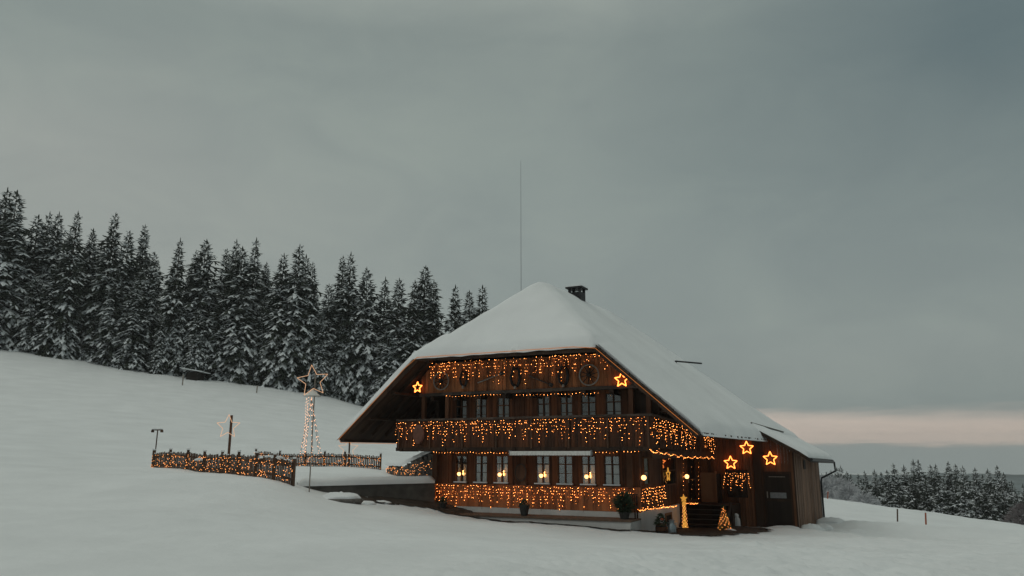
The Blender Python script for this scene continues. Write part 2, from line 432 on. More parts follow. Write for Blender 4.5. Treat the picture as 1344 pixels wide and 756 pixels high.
# chimney
cu, cv = on_v(757, 385, 5.4)[0], 5.4
ch = MB(); ch.box(cu-.34, cu+.34, cv-.34, cv+.34, zroof(cu, cv)-.4, 11.40); chim = ch.build('chimney', M['iron'], roof)
ch = MB()
for a in (-1, 1):
    for b in (-1, 1): ch.box(cu+a*.28-.06, cu+a*.28+.06, cv+b*.28-.06, cv+b*.28+.06, 11.40, 11.60)
ch.box(cu-.45, cu+.45, cv-.45, cv+.45, 11.60, 11.68); ch.build('chimney_cap', M['iron'], chim)
ch = MB(); ch.box(cu-.44, cu+.44, cv-.44, cv+.44, 11.682, 11.73); ch.build('cap_snow', M['roofsnow'], chim)

# ---------------------------------------------------------------- walls
def boards_front(mb, u0, u1, v, zb, zt, w=.2, proud=.02, th=.05):
    u = u0
    while u < u1 - .02:
        e = min(u + w * random.uniform(.85, 1.1), u1)
        o = random.uniform(0, proud); a0, a1 = zt(u), zt(e - .012); b0 = zb(u) - random.uniform(0, .03)
        mb.hexa([(u, v-o, b0), (e-.012, v-o, b0), (e-.012, v+th, b0), (u, v+th, b0), (u, v-o, a0), (e-.012, v-o, a1), (e-.012, v+th, a1), (u, v+th, a0)])
        u = e
def openings_wall(mb, u0, u1, v, z0, z1, ops, w=.24):
    # ops: list of (ua, ub, za, zb) sorted along u
    cur = u0
    for (a, b, za, zb_) in ops:
        if a > cur: boards_front(mb, cur, a, v, lambda u: z0, lambda u: z1, w)
        boards_front(mb, a, b, v, lambda u: z0, lambda u, q=za: q, w)
        boards_front(mb, a, b, v, lambda u, q=zb_: q, lambda u: z1, w)
        cur = b
    if cur < u1: boards_front(mb, cur, u1, v, lambda u: z0, lambda u: z1, w)
    # dark backing strips keep gaps from showing through
    cur = u0
    for (a, b, za, zb_) in ops:
        if a > cur: mb.box(cur, a, v+.051, v+.15, z0, z1)
        mb.box(a, b, v+.051, v+.15, z0, za); mb.box(a, b, v+.051, v+.15, zb_, z1); cur = b
    if cur < u1: mb.box(cur, u1, v+.051, v+.15, z0, z1)

GW = [(598.2,613.4,'b'),(623.6,640.2,'c'),(650.2,667.6,'b'),(703,721.6,'b'),(731.8,751.8,'d'),(762.6,781.8,'b'),(792.6,813.4,'c')]
UW = [(598,613.5,'d'),(623.5,639,'d'),(652.5,669,'c'),(705,722,'c'),(735,752,'c'),(762.5,782.5,'d'),(795,816,'c')]
gops = [(on_v(a,600,0)[0], on_v(b,600,0)[0], 2.02, 3.20) for a, b, _ in GW]
uops = [(on_v(a,535,0)[0], on_v(b,535,0)[0], 4.55, 5.76) for a, b, _ in UW]
mb = MB(); openings_wall(mb, -9.8, -.0, 0, .6, 3.52, gops); mb.build('front_wall', M['wall'], house)
mb = MB(); openings_wall(mb, on_v(590,530,0)[0], -.0, 0, 3.52, 6.2, uops); mb.build('front_wall', M['wall'], house)
mb = MB(); mb.box(-9.8, on_v(590,530,0)[0], 1.6, 1.75, 3.4, 8.2); mb.box(-8.95, -8.8, .15, 1.6, 3.4, 6.6); mb.build('recess_wall', M['dark'], house)
mb = MB(); mb.box(-9.8, -.16, 2.2, 2.3, 1.2, 6.4); mb.box(-9.64, -.16, .16, 2.2, 3.4, 3.5); mb.build('inner_wall', M['inside'], house)
# plinth band behind the lower lights, white base
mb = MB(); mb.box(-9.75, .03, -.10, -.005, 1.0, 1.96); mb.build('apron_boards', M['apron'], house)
mb = MB(); mb.box(-9.85, .06, -.16, -.011, -.8, .99); mb.build('plinth', M['plaster'], house)
# side, left and rear walls
mb = MB()
v = .0
while v < 9:
    e = min(v + .22, 9.0); o = random.uniform(0, .02)
    mb.box(-.14, .0+o, v, e-.01, 1.03, 6.6); v = e
mb.box(-.2, -.142, .02, 19, 0, 6.2)
mb.build('side_wall', M['side'], house)
mb = MB(); mb.box(-.2, .05, .0, 5.6, -.9, 1.02); mb.build('side_plinth', M['plaster'], house)
mb = MB(); mb.box(-9.8, -9.6, 0, 19, -.5, 7.2); mb.box(-9.6, -.2, 18.8, 19, -1.2, 4.6); mb.build('left_wall', M['dark'], house)
# gable boarding
gz = lambda u: 6.02
mb = MB(); boards_front(mb, -10.25, .95, -.55, gz, lambda u: min(zroof(u, -.55), 7.62 + 9*max(0, 0)) - .24, .2, .03); mb.build('gable_boards', M['gable'], house)
mb = MB(); mb.box(-10.3, .62, -.66, -.40, 5.88, 6.015); mb.box(-9.3, -1.15, -.60, -.46, 7.5, 7.60)
mb.build('gable_beam', M['beam'], house)
mb = MB(); mb.box(-10.3, .6, -.48, 0, 5.9, 5.99); mb.build('gable_soffit', M['dark'], house)
for u in np.linspace(-9.6, .4, 9):                 # brackets under the gable boarding
    mb = MB(); mb.box(u-.09, u+.09, -.64, .0, 5.68, 5.87); mb.build('joist', M['dark'], house)
# posts of the upper gallery
for px in (557, 588, 829, 852):
    u = on_v(px, 530, -.5)[0]; mb = MB(); mb.box(u-.09, u+.09, -.6, -.42, 3.6, 5.87); mb.build('post', M['frame'], house)
mb = MB(); mb.box(.0, 1.0, -.3, -.16, 3.6, 5.87); mb.box(.95, 1.05, -.16, 8.9, 4.9, 5.0); mb.build('corner_wall', M['dark'], house)
mb = MB(); mb.box(-.15, .02, .05, 8.9, 5.2, 6.9); mb.build('upper_side_wall', M['dark'], house)
for px in (572, 688, 827):
    u = on_v(px, 610, -.1)[0]; mb = MB(); mb.box(u-.12, u+.12, -.2, -.03, 1.97, 3.5); mb.build('pillar', M['frame'], house)

# windows
def window(ua, ub, za, zb, v, style, parent=house):
    c = (ua+ub)/2; f = MB(); t = .036; y0, y1 = v-.03, v+.07
    for x in (ua, ub-t): f.box(x, x+t, y0, y1, za, zb)
    f.box(ua+t, ub-t, y0, y1, za, za+t); f.box(ua+t, ub-t, y0, y1, zb-t, zb)
    tz = zb - (zb-za)*.30
    f.box(c-.02, c+.02, y0-.005, y1, za+t, zb-t)
    f.box(ua+t, c-.02, y0+.01, y1-.01, tz-.022, tz+.022); f.box(c+.02, ub-t, y0+.01, y1-.01, tz-.022, tz+.022)
    mz = za + (zb-za)*.38
    f.box(ua+t, c-.02, y0+.02, y1-.02, mz-.012, mz+.012); f.box(c+.02, ub-t, y0+.02, y1-.02, mz-.012, mz+.012)
    w = f.build('window', M['frame'], parent)
    g = MB(); g.box(ua+t, ub-t, v+.03, v+.036, za+t, zb-t); g.build('pane', M['glass'], w)
    s = MB(); s.box(ua-.05, ub+.05, v-.14, v-.032, za-.06, za-.005); s.build('sill', M['frame'], w)
    if v == 0 and zb < 4:
        s = MB(); s.box(ua-.02, ub+.02, v-.13, v-.036, za-.003, za+.045); s.build('sill_snow', M['snow'], w)
    if style != 'd':
        for a, b in ((ua+t, c-.03), (c+.03, ub-t)):
            q = MB(); n = 16; top = tz-.02; ins = .02 if style == 'c' else .05
            a += ins*.5; b -= ins
            for k in range(n+1):
                x = a + (b-a)*k/n; y = v + .11 + .018*math.sin(k*1.9)
                q.v += [(x, y, za+t), (x, y, top)]
            for k in range(n): q.f.append((2*k, 2*k+2, 2*k+3, 2*k+1)); q.m.append(0)
            q.build('curtain', M['lace'], w)
    else:
        q = MB(); q.box(ua+t+.04, ub-t-.04, v+.5, v+.52, za+t, tz); q.build('curtain', M['concrete'], w)
    return w
for (a, b, za, zb), (_, _, st) in zip(gops, GW): window(a, b, za, zb, 0, st)
for (a, b, za, zb), (_, _, st) in zip(uops, UW): window(a, b, za, zb, 0, 'c' if st == 'c' else 'd')
# side wall: two narrow windows and the glazed house door (u = 0 plane)
def side_window(v0, v1, za, zb, name='window'):
    f = MB(); t = .06
    for y in (v0, v1-t): f.box(.012, .09, y, y+t, za, zb)
    f.box(.012, .09, v0+t, v1-t, za, za+t); f.box(.012, .09, v0+t, v1-t, zb-t, zb); f.box(.02, .07, v0+t, v1-t, (za+zb)/2-.02, (za+zb)/2+.02)
    w = f.build(name, M['frame'], house)
    g = MB(); g.box(.024, .03, v0+t, v1-t, za+t, zb-t); g.build('pane', M['glass'], w)
    g = MB(); g.box(.021, .023, v0+t+.05, v1-t-.05, za+t, zb-t); g.build('curtain', M['curtain'] if name == 'window' and v0 < 1 else M['inside'], w)
    return w
side_window(.35, 1.15, 2.02, 3.15); side_window(3.0, 5.2, 1.9, 3.2); 
dr = side_window(7.1, 9.0 - .15, 1.0, 3.1, 'door'); h = MB(); h.box(.09, .13, 7.2, 7.24, 1.9, 2.1); h.build('handle', M['zinc'], dr)

# ---------------------------------------------------------------- balcony
BU0 = on_v(521.5, 560, -1.25)[0]; BU1 = .95; BV = -1.25
def bz(v): return -.045 * max(0, v)
floor = MB(); floor.box(BU0, BU1, BV+.06, -.0, 3.52, 3.6)
floor.hexa([(0.02, 0, 3.52), (BU1, 0, 3.52), (BU1, 8.8, 3.52+bz(8.8)), (.02, 8.8, 3.52+bz(8.8)), (.02, 0, 3.6), (BU1, 0, 3.6), (BU1, 8.8, 3.6+bz(8.8)), (.02, 8.8, 3.6+bz(8.8))])
balc = floor.build('balcony', M['dark'], house)
mb = MB(); boards_front(mb, BU0, BU1, BV, lambda u: 3.56, lambda u: 4.72, .15, .02, .03); mb.box(BU0, BU1, BV+.035, BV+.06, 3.56, 4.7)
mb.build('front_boards', M['balc'], balc)
mb = MB(); v = BV
while v < 8.7:
    o = random.uniform(0, .02); d = bz(v); mb.box(BU1-.03, BU1+o, v, v+.14, 3.56+d, 4.72+d); v += .15
mb.build('side_balcony_boards', M['balcy'], balc)
mb = MB(); mb.box(BU0, BU0+.03, BV+.061, 1.2, 3.56, 4.7); mb.build('end_boards', M['balcy'], balc)
mb = MB(); mb.box(BU0-.03, BU1+.06, BV-.06, BV+.08, 4.73, 4.82)
mb.hexa([(BU1-.08, BV+.081, 4.73), (BU1+.06, BV+.081, 4.73), (BU1+.06, 8.8, 4.73+bz(8.8)), (BU1-.08, 8.8, 4.73+bz(8.8)), (BU1-.08, BV+.081, 4.82), (BU1+.06, BV+.081, 4.82), (BU1+.06, 8.8, 4.82+bz(8.8)), (BU1-.08, 8.8, 4.82+bz(8.8))])
mb.build('handrail', M['beam'], balc)
mb = MB(); mb.box(BU0-.02, BU1+.03, BV-.04, BV+.0, 3.40, 3.555); mb.build('fascia', M['dark'], balc)
mb = MB(); mb.box(BU1-.0, BU1+.04, BV, 8.8, 3.1, 3.4); mb.build('fascia', M['dark'], balc)
for u in np.linspace(BU0+.3, BU1-.2, 11):
    mb = MB(); mb.box(u-.07, u+.07, BV-.10, -.003, 3.38, 3.515); mb.build('joist', M['dark'], balc)
for u in np.linspace(BU0+.15, BU1-.1, 8):
    mb = MB(); mb.box(u-.035, u+.035, BV-.075, BV-.03, 3.5, 4.72); mb.build('baluster', M['fence'], balc)
# frost hanging from the balcony boards
# ---------------------------------------------------------------- terrace in front of the house
mb = MB(); tz = lambda u: .80
mb.hexa([(-10.4, -1.55, -.6), (.02, -1.35, -.6), (.02, -1.15, -.6), (-10.4, -1.35, -.6), (-10.4, -1.55, .70), (.02, -1.35, .72), (.02, -1.15, .72), (-10.4, -1.35, .70)])
mb.box(-.16, .04, -1.149, -.18, -.7, .72)
ter = mb.build('terrace_wall', M['plaster'], house)
mb = MB(); mb.hexa([(-10.4, -1.60, .702), (.07, -1.40, .722), (.07, -.17, .722), (-10.4, -.17, .702), (-10.4, -1.60, .765), (.07, -1.40, .785), (.07, -.17, .785), (-10.4, -.17, .765)]); mb.build('terrace_top', M['cap'], ter)

# ---------------------------------------------------------------- annexe (barn end)
AV = 9.0
ua = lambda px, py=640: on_v(px, py, AV)[0]
A0, A1 = 0.0, ua(1044)
AR0, ARk, ARe = (2.75, 4.72), (ua(1052, 598), 3.38), (ua(1066, 603), 3.06)
def zan(u):
    (a, za), (k, zk), (e, ze) = AR0, ARk, ARe
    if u <= k: return za + (zk-za)*(u-a)/(k-a)
    return zk + (ze-zk)*(u-k)/(e-k)
def ztopA(u): return min(max(zan(u), 0), zroof(min(u, 3.3), AV) if u < 3.0 else 9) - .22
d0, d1 = ua(1002.5), ua(1040); VF_ = AV - .75
mb = MB()
openings_wall(mb, A0, 2.9, AV, -.8, 3.7, [], .16)
boards_front(mb, A0+.01, 2.9, AV-.0, lambda u: 3.7, ztopA, .16)
for a, b in ((2.9, d0), (d1, A1)):
    boards_front(mb, a, b, AV, lambda u: -.8, ztopA, .16, .02, .06)
boards_front(mb, d0, d1, AV, lambda u: 2.44, ztopA, .16, .02, .06)
mb.hexa([(2.9, AV+.07, -.8), (d0, AV+.07, -.8), (d0, AV+.1, -.8), (2.9, AV+.1, -.8), (2.9, AV+.07, zan(2.9)-.3), (d0, AV+.07, zan(d0)-.3), (d0, AV+.1, zan(d0)-.3), (2.9, AV+.1, zan(2.9)-.3)])
mb.hexa([(d1, AV+.07, -.8), (A1, AV+.07, -.8), (A1, AV+.1, -.8), (d1, AV+.1, -.8), (d1, AV+.07, zan(d1)-.3), (A1, AV+.07, zan(A1)-.3), (A1, AV+.1, zan(A1)-.3), (d1, AV+.1, zan(d1)-.3)])
mb.build('barn_wall', M['barn'], house)
mb = MB(); v = AV + .06
while v < 19.6:
    o_ = random.uniform(0, .025); mb.box(A1-.14, A1+o_, v, v+.2, -1.8, zan(A1)-.16-.015*(v-VF_)); v += .21
mb.box(0, A1-.15, 19.3, 19.45, -1.5, 2.7); mb.build('barn_side_wall', M['barny'], house)
v = on_u(1055.5, 608, A1+.03)[1]; mb = MB(); mb.box(A1+.03, A1+.05, v-.45, v+.45, 2.5, 2.95); mb.build('hatch', M['door'], house)
mb = MB(); mb.box(A1-.12, A1+.03, AV-.05, AV+.055, -.8, zan(A1)-.25); mb.build('corner_post', M['dark'], house)
for px, w, m in ((993.5, .10, 'dark'), (998.5, .09, 'dark'), (1041.5, .05, 'barn')):
    u = ua(px); mb = MB(); mb.box(u-w, u+w, AV-.09, AV-.022, -.8, ztopA(u)-.08); mb.build('post', M[m], house)
mb = MB(); mb.box(ua(996), ua(1006), AV-.12, AV-.092, 3.22, 3.36); mb.build('beam', M['dark'], house)
# barn door
mb = MB(); mb.box(d0, d1, AV+.02, AV+.06, -.4, 2.44)
bd = mb.build('barn_door', M['door'], house)
for a, b, c, d in ((d0, d0+.1, -.4, 2.44), (d1-.1, d1, -.4, 2.44), (d0+.1, d1-.1, 2.32, 2.44), (d0+.1, d1-.1, 1.05, 1.15)):
    mb = MB(); mb.box(a, b, AV-.02, AV+.018, c, d); mb.build('door_rail', M['dark'], bd)
mb = MB(); mb.box(d0+.28, d1-.3, AV-.012, AV+.016, 1.2, 1.46); mb.build('door_sign', M['zinc'], bd)
mb = MB(); mb.box(d0+.26, d1-.3, AV-.0, AV+.017, 2.18, 2.21); mb.build('pale_strip', M['rim'], bd)
mb = MB(); mb.box(d0+.13, d0+.18, AV-.07, AV-.021, 1.2, 1.5); mb.build('handle', M['rim'], bd)
# annexe roof with its own snow
VF = AV - .75
mb = MB(); us = list(np.linspace(AR0[0], ARk[0], 10)) + list(np.linspace(ARk[0], ARe[0], 5))[1:]
aroof = roof_grid(lambda v: us, [VF, 12, 16, 20], lambda u, v: zan(u) - .015*(v-VF), lambda u, v: zan(u) - .17 - .015*(v-VF)).build('annexe_roof', M['dark'], house)
us2 = list(np.linspace(AR0[0]-.1, ARe[0]-.05, 50)); vs2 = list(np.linspace(VF+.02, 19.9, 60))
def at_top(u, v):
    e = min(u - us2[0] + .3, us2[-1] - u, v - VF - .02, 19.9 - v + .3); T = .20 + .04*mn.noise(Vector((u, v*.6, 3))); k = max(0, min(1, e / (T*.9)))
    return max(zan(u) - .015*(v-VF) + .01 + T*math.sqrt(max(0, 1-(1-k)**2)), (snow_top(u, v) - .15) if u < 3.2 else -9)
roof_grid(lambda v: us2, vs2, at_top, lambda u, v: zan(u) - .015*(v-VF) + .006).build('snow', M['roofsnow'], aroof, smooth=True)
mb = MB(); mb.tube([(ARe[0]+.05, VF-.05, ARe[1]-.04), (ARe[0]+.05, 19, ARe[1]-.24)], .07, 8); mb.build('gutter', M['iron'], aroof)
gz_ = ARe[1] - .24
mb = MB(); mb.tube([(ARe[0]+.05, 19.6, gz_-.02), (ARe[0]+.06, 19.7, gz_-.55), (A1+.14, 19.5, gz_-.95), (A1+.10, 19.45, gz_-1.15), (A1+.10, 19.45, -.9)], .055, 8); mb.build('downpipe', M['iron'], aroof)
# eave side of the barn: closing the gap between main roof edge and wall

# ---------------------------------------------------------------- porch steps and landing
mb = MB(); mb.box(.06, 2.15, 7.0, 8.93, -.6, .93); land = mb.build('landing', M['dark'], house)
st = MB()
N_ST = 5
steps = MB()
for k in range(N_ST):
    z = -.05 + .195 * (k+1); v = 5.5 + .3 * k
    p = MB(); p.box(.1, 2.05, v, v+.34, z-.05, z); o = p.build('tread', M['door'], land)
    p = MB(); p.box(.12, 2.03, v, v+.05, z+.001, z+.02); p.build('tread_snow', M['concrete'], o)
for u in (.07, 2.1):
    p = MB(); p.beam((u, 5.4, -.05), (u, 7.0, .98), .06, .3); p.build('stringer', M['dark'], land)
# wooden panel on the landing
pu0, pu1 = on_v(920.5, 640, 8.8)[0], on_v(939, 640, 8.8)[0]
mb = MB(); mb.box(pu0, pu1, 8.72, 8.8, .94, 2.36); mb.build('privacy_panel', M['panel'], house)
mb = MB(); mb.box(pu1+.005, pu1+.09, 8.66, 8.86, -.3, 2.44); mb.build('post', M['panel'], house)
mb = MB(); mb.box(pu1+.1, pu1+.28, 8.7, 8.9, -.3, 2.3); mb.build('post', M['dark'], house)
# cellar opening in the side plinth
u, v, z = on_u(877, 682, .05)
mb = MB()
for a, b, c, d in ((v-.5, v-.4, .1, .75), (v+.4, v+.5, .1, .75), (v-.4, v+.4, .65, .75), (v-.4, v+.4, .1, .2)): mb.box(.051, .1, a, b, c, d)
w = mb.build('cellar_window', M['panel'], house); mb = MB(); mb.box(.051, .06, v-.4, v+.4, .2, .65); mb.build('pane', M['inside'], w)

# ---------------------------------------------------------------- light strings
def bulbmesh(name, mat, r):
    me = bpy.data.meshes.new(name); t = (1+5**.5)/2; s = r/math.hypot(1, t)
    vs = [(-1,t,0),(1,t,0),(-1,-t,0),(1,-t,0),(0,-1,t),(0,1,t),(0,-1,-t),(0,1,-t),(t,0,-1),(t,0,1),(-t,0,-1),(-t,0,1)]
    fs = [(0,11,5),(0,5,1),(0,1,7),(0,7,10),(0,10,11),(1,5,9),(5,11,4),(11,10,2),(10,7,6),(7,1,8),(3,9,4),(3,4,2),(3,2,6),(3,6,8),(3,8,9),(4,9,5),(2,4,11),(6,2,10),(8,6,7),(9,8,1)]
    me.from_pydata([(a*s, b*s, c*s) for a, b, c in vs], [], fs); me.materials.append(mat); return me
BM = dict(d=bulbmesh('bulb_dim', M['bulbdim'], .0095), w=bulbmesh('bulb', M['bulb'], .0105), h=bulbmesh('bulb_bright', M['bulbhot'], .0135), f=bulbmesh('bulb_small', M['fbulb'], .0125), p=bulbmesh('bulb_pale', M['palebulb'], .014))
def light_set(name, label, cat, bulbs, cables, kind='w', frame='h', group=None):
    org = Vector(bulbs[0]) if not cables else Vector(cables[0][0])
    o = hthing(name, label, cat, tuple(org), group) if frame == 'h' else thing(name, label, cat, org, 0, group)
    if cables:
        c = MB()
        for pl in cables: c.tube(pl, .006, 3)
        c.build('cable', M['cable'], o, org)
    main, rest = bulbs[:100], bulbs[100:]
    for p in main:
        b = bpy.data.objects.new('bulb', BM['d' if kind == 'w' and random.random() < .38 else kind]); b.location = Vector(p) - org
        b.rotation_euler = (random.random()*3, random.random()*3, 0); link(b, o)
    if rest:
        me = BM[kind]; m = MB(); vs = [v.co.copy() for v in me.vertices]; fs = [tuple(p.vertices) for p in me.polygons]
        for p in rest: m.add([v + Vector(p) for v in vs], fs)
        tag(m.build('small_bulbs', me.materials[0], o, org), kind='stuff')
    return o
def drop(P, Q, off, spacing, lens, step, miss=.12, jit=.02):          # icicle curtain between two house points
    P, Q = Vector(P), Vector(Q); L = (Q-P).length; n = int(L/spacing); bulbs = []; cab = [[tuple(P + Vector(off)), tuple((P+Q)/2 + Vector(off) - Vector((0,0,.03))), tuple(Q + Vector(off))]]
    for i in range(n+1):
        p = P + (Q-P)*((i+random.uniform(-.25,.25))/n) + Vector(off); k = lens[i % len(lens)] + random.choice((-1, 0, 0, 1))
        k = max(1, k); sway = random.uniform(-.02, .02)
        for j in range(k):
            if random.random() > miss:
                bulbs.append((p.x + sway*j + random.uniform(-jit, jit), p.y + random.uniform(-.03, .01), p.z - step*(j+.4) + random.uniform(-jit, jit)))
        cab.append([tuple(p), (p.x + sway*k, p.y, p.z - step*k)])
    random.shuffle(bulbs)
    return bulbs, cab
GI = 'icicle light curtains on the farmhouse'
# gable
gu0, gu1 = on_v(563, 472, -.62)[0], on_v(806, 466, -.62)[0]
cuts = np.linspace(gu0, gu1, 4)
for k, lab in enumerate(['icicle light curtain above the left wagon wheel on the gable', 'icicle light curtain in the middle of the boarded gable', 'icicle light curtain above the right wagon wheel on the gable']):
    zt = 7.42; b, c = drop((cuts[k]+.05, -.62, zt), (cuts[k+1]-.05, -.62, zt), (0, -.06, 0), .105, [4,7,5,2,3,7,9,4,2,6,3,5], .135, .33, .035)
    light_set('icicle_lights', lab, 'light curtain', b, c, 'w', 'h', GI)
# balcony front
cuts = np.linspace(BU0+.05, BU1-.02, 6)
for k, lab in enumerate(['icicle light curtain at the left end of the balcony by the round plaque', 'icicle light curtain on the balcony above the first three lower windows', 'icicle light curtain at the balcony centre above the white awning',
                         'icicle light curtain on the balcony right of the awning', 'icicle light curtain at the right corner of the front balcony']):
    b, c = drop((cuts[k], BV, 4.70), (cuts[k+1]-.03, BV, 4.70), (0, -.13, 0), .12, [5,8,4,6,3,7,4,5], .125, .30, .035)
    light_set('icicle_lights', lab, 'light curtain', b, c, 'w', 'h', GI)
# balcony side
for v0, v1, sp, lab in ((BV+.1, 1.6, .26, 'dense light curtain on the side balcony next to the house corner'), (1.7, 5.6, .33, 'dense light curtain on the side balcony under the low roof corner'), (6.8, 8.7, .26, 'short light curtain at the far end of the side balcony')):
    b, c = drop((BU1, v0, 4.66+bz(v0)), (BU1, v1, 4.66+bz(v1)), (.10, 0, 0), sp*.95, [7,9,8,6,9], .12, .12, .035)
    light_set('icicle_lights', lab, 'light curtain', b, c, 'w', 'h', GI)
# lower apron
cuts = np.linspace(-9.75, -.15, 5)
for k, lab in enumerate(['light curtain on the apron below the lower windows at far left', 'light curtain on the apron below the round shield', 'light curtain on the apron under the middle lower windows', 'light curtain on the apron by the dark potted conifer']):
    b, c = drop((cuts[k], -.1, 1.93), (cuts[k+1]-.05, -.1, 1.93), (0, -.08, 0), .12, [6,4,8,5,3,7,5,6,5], .125, .24, .03)
    light_set('icicle_lights', lab, 'light curtain', b, c, 'w', 'h', GI)
b, c = drop((.06, .1, 1.93), (.06, 3.1, 1.93), (.05, 0, 0), .2, [6,7,5,7,6], .12, .1, .03)
light_set('icicle_lights', 'light curtain round the corner above the white side plinth', 'light curtain', b, c, 'w', 'h', GI)
def garland(pts, sp, amp, off=(0,0,0)):
    bulbs = []; cab = []; 
    for P, Q in zip(pts, pts[1:]):
        P, Q = Vector(P), Vector(Q); n = max(2, int((Q-P).length/sp)); seg = []
        for i in range(n):
            t = i/n; p = P + (Q-P)*t; p.z -= amp*abs(math.sin(t*math.pi*max(1, round((Q-P).length/1.1)))); p.z += random.uniform(-.02, .02)
            bulbs.append(tuple(p)); seg.append(tuple(p + Vector((0,0,.02))))
        cab.append(seg + [tuple(Q)])
    return bulbs, cab
GG = 'bead garlands of warm bulbs'
b, c = garland([(-9.7, -.24, 3.36), (-6.7, -.24, 3.34), (-4, -.24, 3.36)], .15, .04); light_set('light_garland', 'bead garland over the left lower windows', 'light garland', b, c, 'w', 'h', GG)
b, c = garland([(-3.8, -.24, 3.34), (-1.6, -.24, 3.36), (.25, -.3, 3.42)], .15, .05); light_set('light_garland', 'bead garland over the right lower windows', 'light garland', b, c, 'w', 'h', GG)
p0, p1 = on_u(853, 590, 1.02), on_u(941, 599.5, 1.02)
b, c = garland([(.95, -.6, 3.42), tuple(p0), tuple((Vector(p0)+Vector(p1))/2 - Vector((0,0,.12))), tuple(p1)], .15, .09); light_set('light_garland', 'drooping bead garland under the side balcony', 'light garland', b, c, 'w', 'h', GG)
a0, a1 = on_u(897, 603, .2), on_u(897, 661, .2); c0, c1 = on_u(917, 602, .2), on_u(917, 660, .2)
b, c = garland([a0, a1, c1, c0], .2, .0); light_set('light_garland', 'bulb string framing the porch door', 'light garland', b, c, 'w', 'h', GG)
p0, p1 = on_u(837, 669, .14), on_u(889, 663, .14)
b, c = garland([p0, p1], .10, .05); light_set('light_garland', 'thick bulb string along the top of the white side plinth', 'light garland', b, c, 'w', 'h', GG)
p0, p1 = on_v(898, 661.5, 6.9), on_v(917, 660, 6.9)
b, c = garland([p0, p1], .05, .03); light_set('light_garland', 'short bulb string above the dark porch steps', 'light garland', b, c, 'h', 'h', GG)
p0, p1 = on_v(586, 520, -.7), on_v(661, 517, -.7)
b, c = garland([p0, p1], .16, .03); light_set('light_garland', 'bead string over the upper left windows', 'light garland', b, c, 'w', 'h', GG)
p0, p1 = on_v(678, 518, -.7), on_v(790, 515, -.7)
b, c = garland([p0, p1], .16, .04); light_set('light_garland', 'bead string over the upper right windows', 'light garland', b, c, 'w', 'h', GG)
# rope lights on the roof edge
for s, lab, y in (('l', 'thin rope light up the left sloping roof edge', -2.15), ('r', 'thin rope light down the right sloping roof edge', -2.10), ('h', 'thin rope light along the front eave above the gable', -2.15)):
    pts = verge_pts(s, -.10, y)
    if s == 'l': pts = [(UL+.08, 14.0, ZL-.245), (UL-.0, -1.98, ZL-.245)] + pts
    o = hthing('rope_light', lab, 'rope light', pts[0], 'rope lights edging the farmhouse roof'); m = MB(); m.tube(pts, .012, 5); m.build('glowing_tube', M['rope'], o, pts[0])

# ---------------------------------------------------------------- stars
def star_pts(r, k=.46):
    return [(math.cos(math.pi/2 + i*math.pi/5)*(r if i % 2 == 0 else r*k), math.sin(math.pi/2 + i*math.pi/5)*(r if i % 2 == 0 else r*k)) for i in range(10)]
def star(P, r, label, mat='neon', tube=.022, rot=ANG, group='lit stars on the farmhouse', name='star_lamp', tilt=0):
    o = thing(name, label, 'star lamp', P, rot, group)
    pl = star_pts(r); ct, st_ = math.cos(tilt), math.sin(tilt); pl = [(x*ct-y*st_, x*st_+y*ct) for x, y in pl]
    m = MB()
    for i in range(10):
        a, b = pl[i], pl[(i+1) % 10]; m.tube([(a[0], 0, a[1]), (b[0], 0, b[1])], tube, 6)
    m.build('glowing_tube', M[mat], o)
    m = MB(); pl2 = star_pts(r*1.0)
    for i in range(10):
        a, b = pl[i], pl[(i+1) % 10]; y_ = .03 if mat in ('neon', 'gold') else .012; m.tube([(a[0], y_, a[1]), (b[0], y_, b[1])], .012 if y_ > .02 else .006, 4)
    m.build('frame', M['iron'] if mat in ('neon', 'gold') else M['rim'], o)
    return o
for (px, py, v, r, lab) in ((548, 508.5, -.70, .26, 'small glowing star hanging left of the left wagon wheel'), (816, 498.5, -.70, .31, 'glowing star right of the right wagon wheel on the gable'),
                           (980, 588, AV-.18, .33, 'highest glowing star on the barn wall just under the eave'), (959, 607.5, AV-.18, .33, 'glowing star on the barn wall above the lit window box'), (1011, 602, AV-.18, .34, 'glowing star above the dark barn door')):
    star(H2W(*on_v(px, py, v)), r, lab)
u, v, z = on_u(877, 623, .16); s = star(H2W(u, v, z), .30, 'narrow lit star seen from the side by the porch window', 'gold', .025, ANG + math.pi/2, 'lit stars on the farmhouse')

# ball lamps
for (px, py, lab) in ((602.5, 622, 'round ball lamp before the leftmost lower window'), (655.8, 622.8, 'round ball lamp before the lower window left of the round shield'),
                     (710.2, 624.4, 'round ball lamp before the first lower window right of the shield'), (769.8, 625.6, 'round ball lamp before the third lower window right of the shield')):
    u, v, z = on_v(px, py, -.17); o = hthing('ball_lamp', lab, 'ball lamp', (u, v, z), 'ball lamps at the lower windows')
    m = MB(); m.lathe([(.08*math.sin(math.pi*t/10)+.002, -.08*math.cos(math.pi*t/10)) for t in range(11)], (0,0,0), 14); m.build('globe', M['ball'], o, smooth=True)
    m = MB(); m.lathe([(.03, .075), (.03, .115)], (0,0,0), 8); m.tube([(0,0,.12), (0,0,3.22-z)], .006, 4); m.tube([(0,0,3.22-z), (0,.16,3.22-z)], .006, 4); m.build('holder', M['iron'], o)
    m = MB(); m.lathe([(.12*math.sin(math.pi*t/8)+.002, -.12*math.cos(math.pi*t/8)) for t in range(9)], (.0,.17+.32,.05), 12); m.build('added_glow_globe', M['innerglow'], o, smooth=True)  # added glowing globe behind the curtain, warms the panes
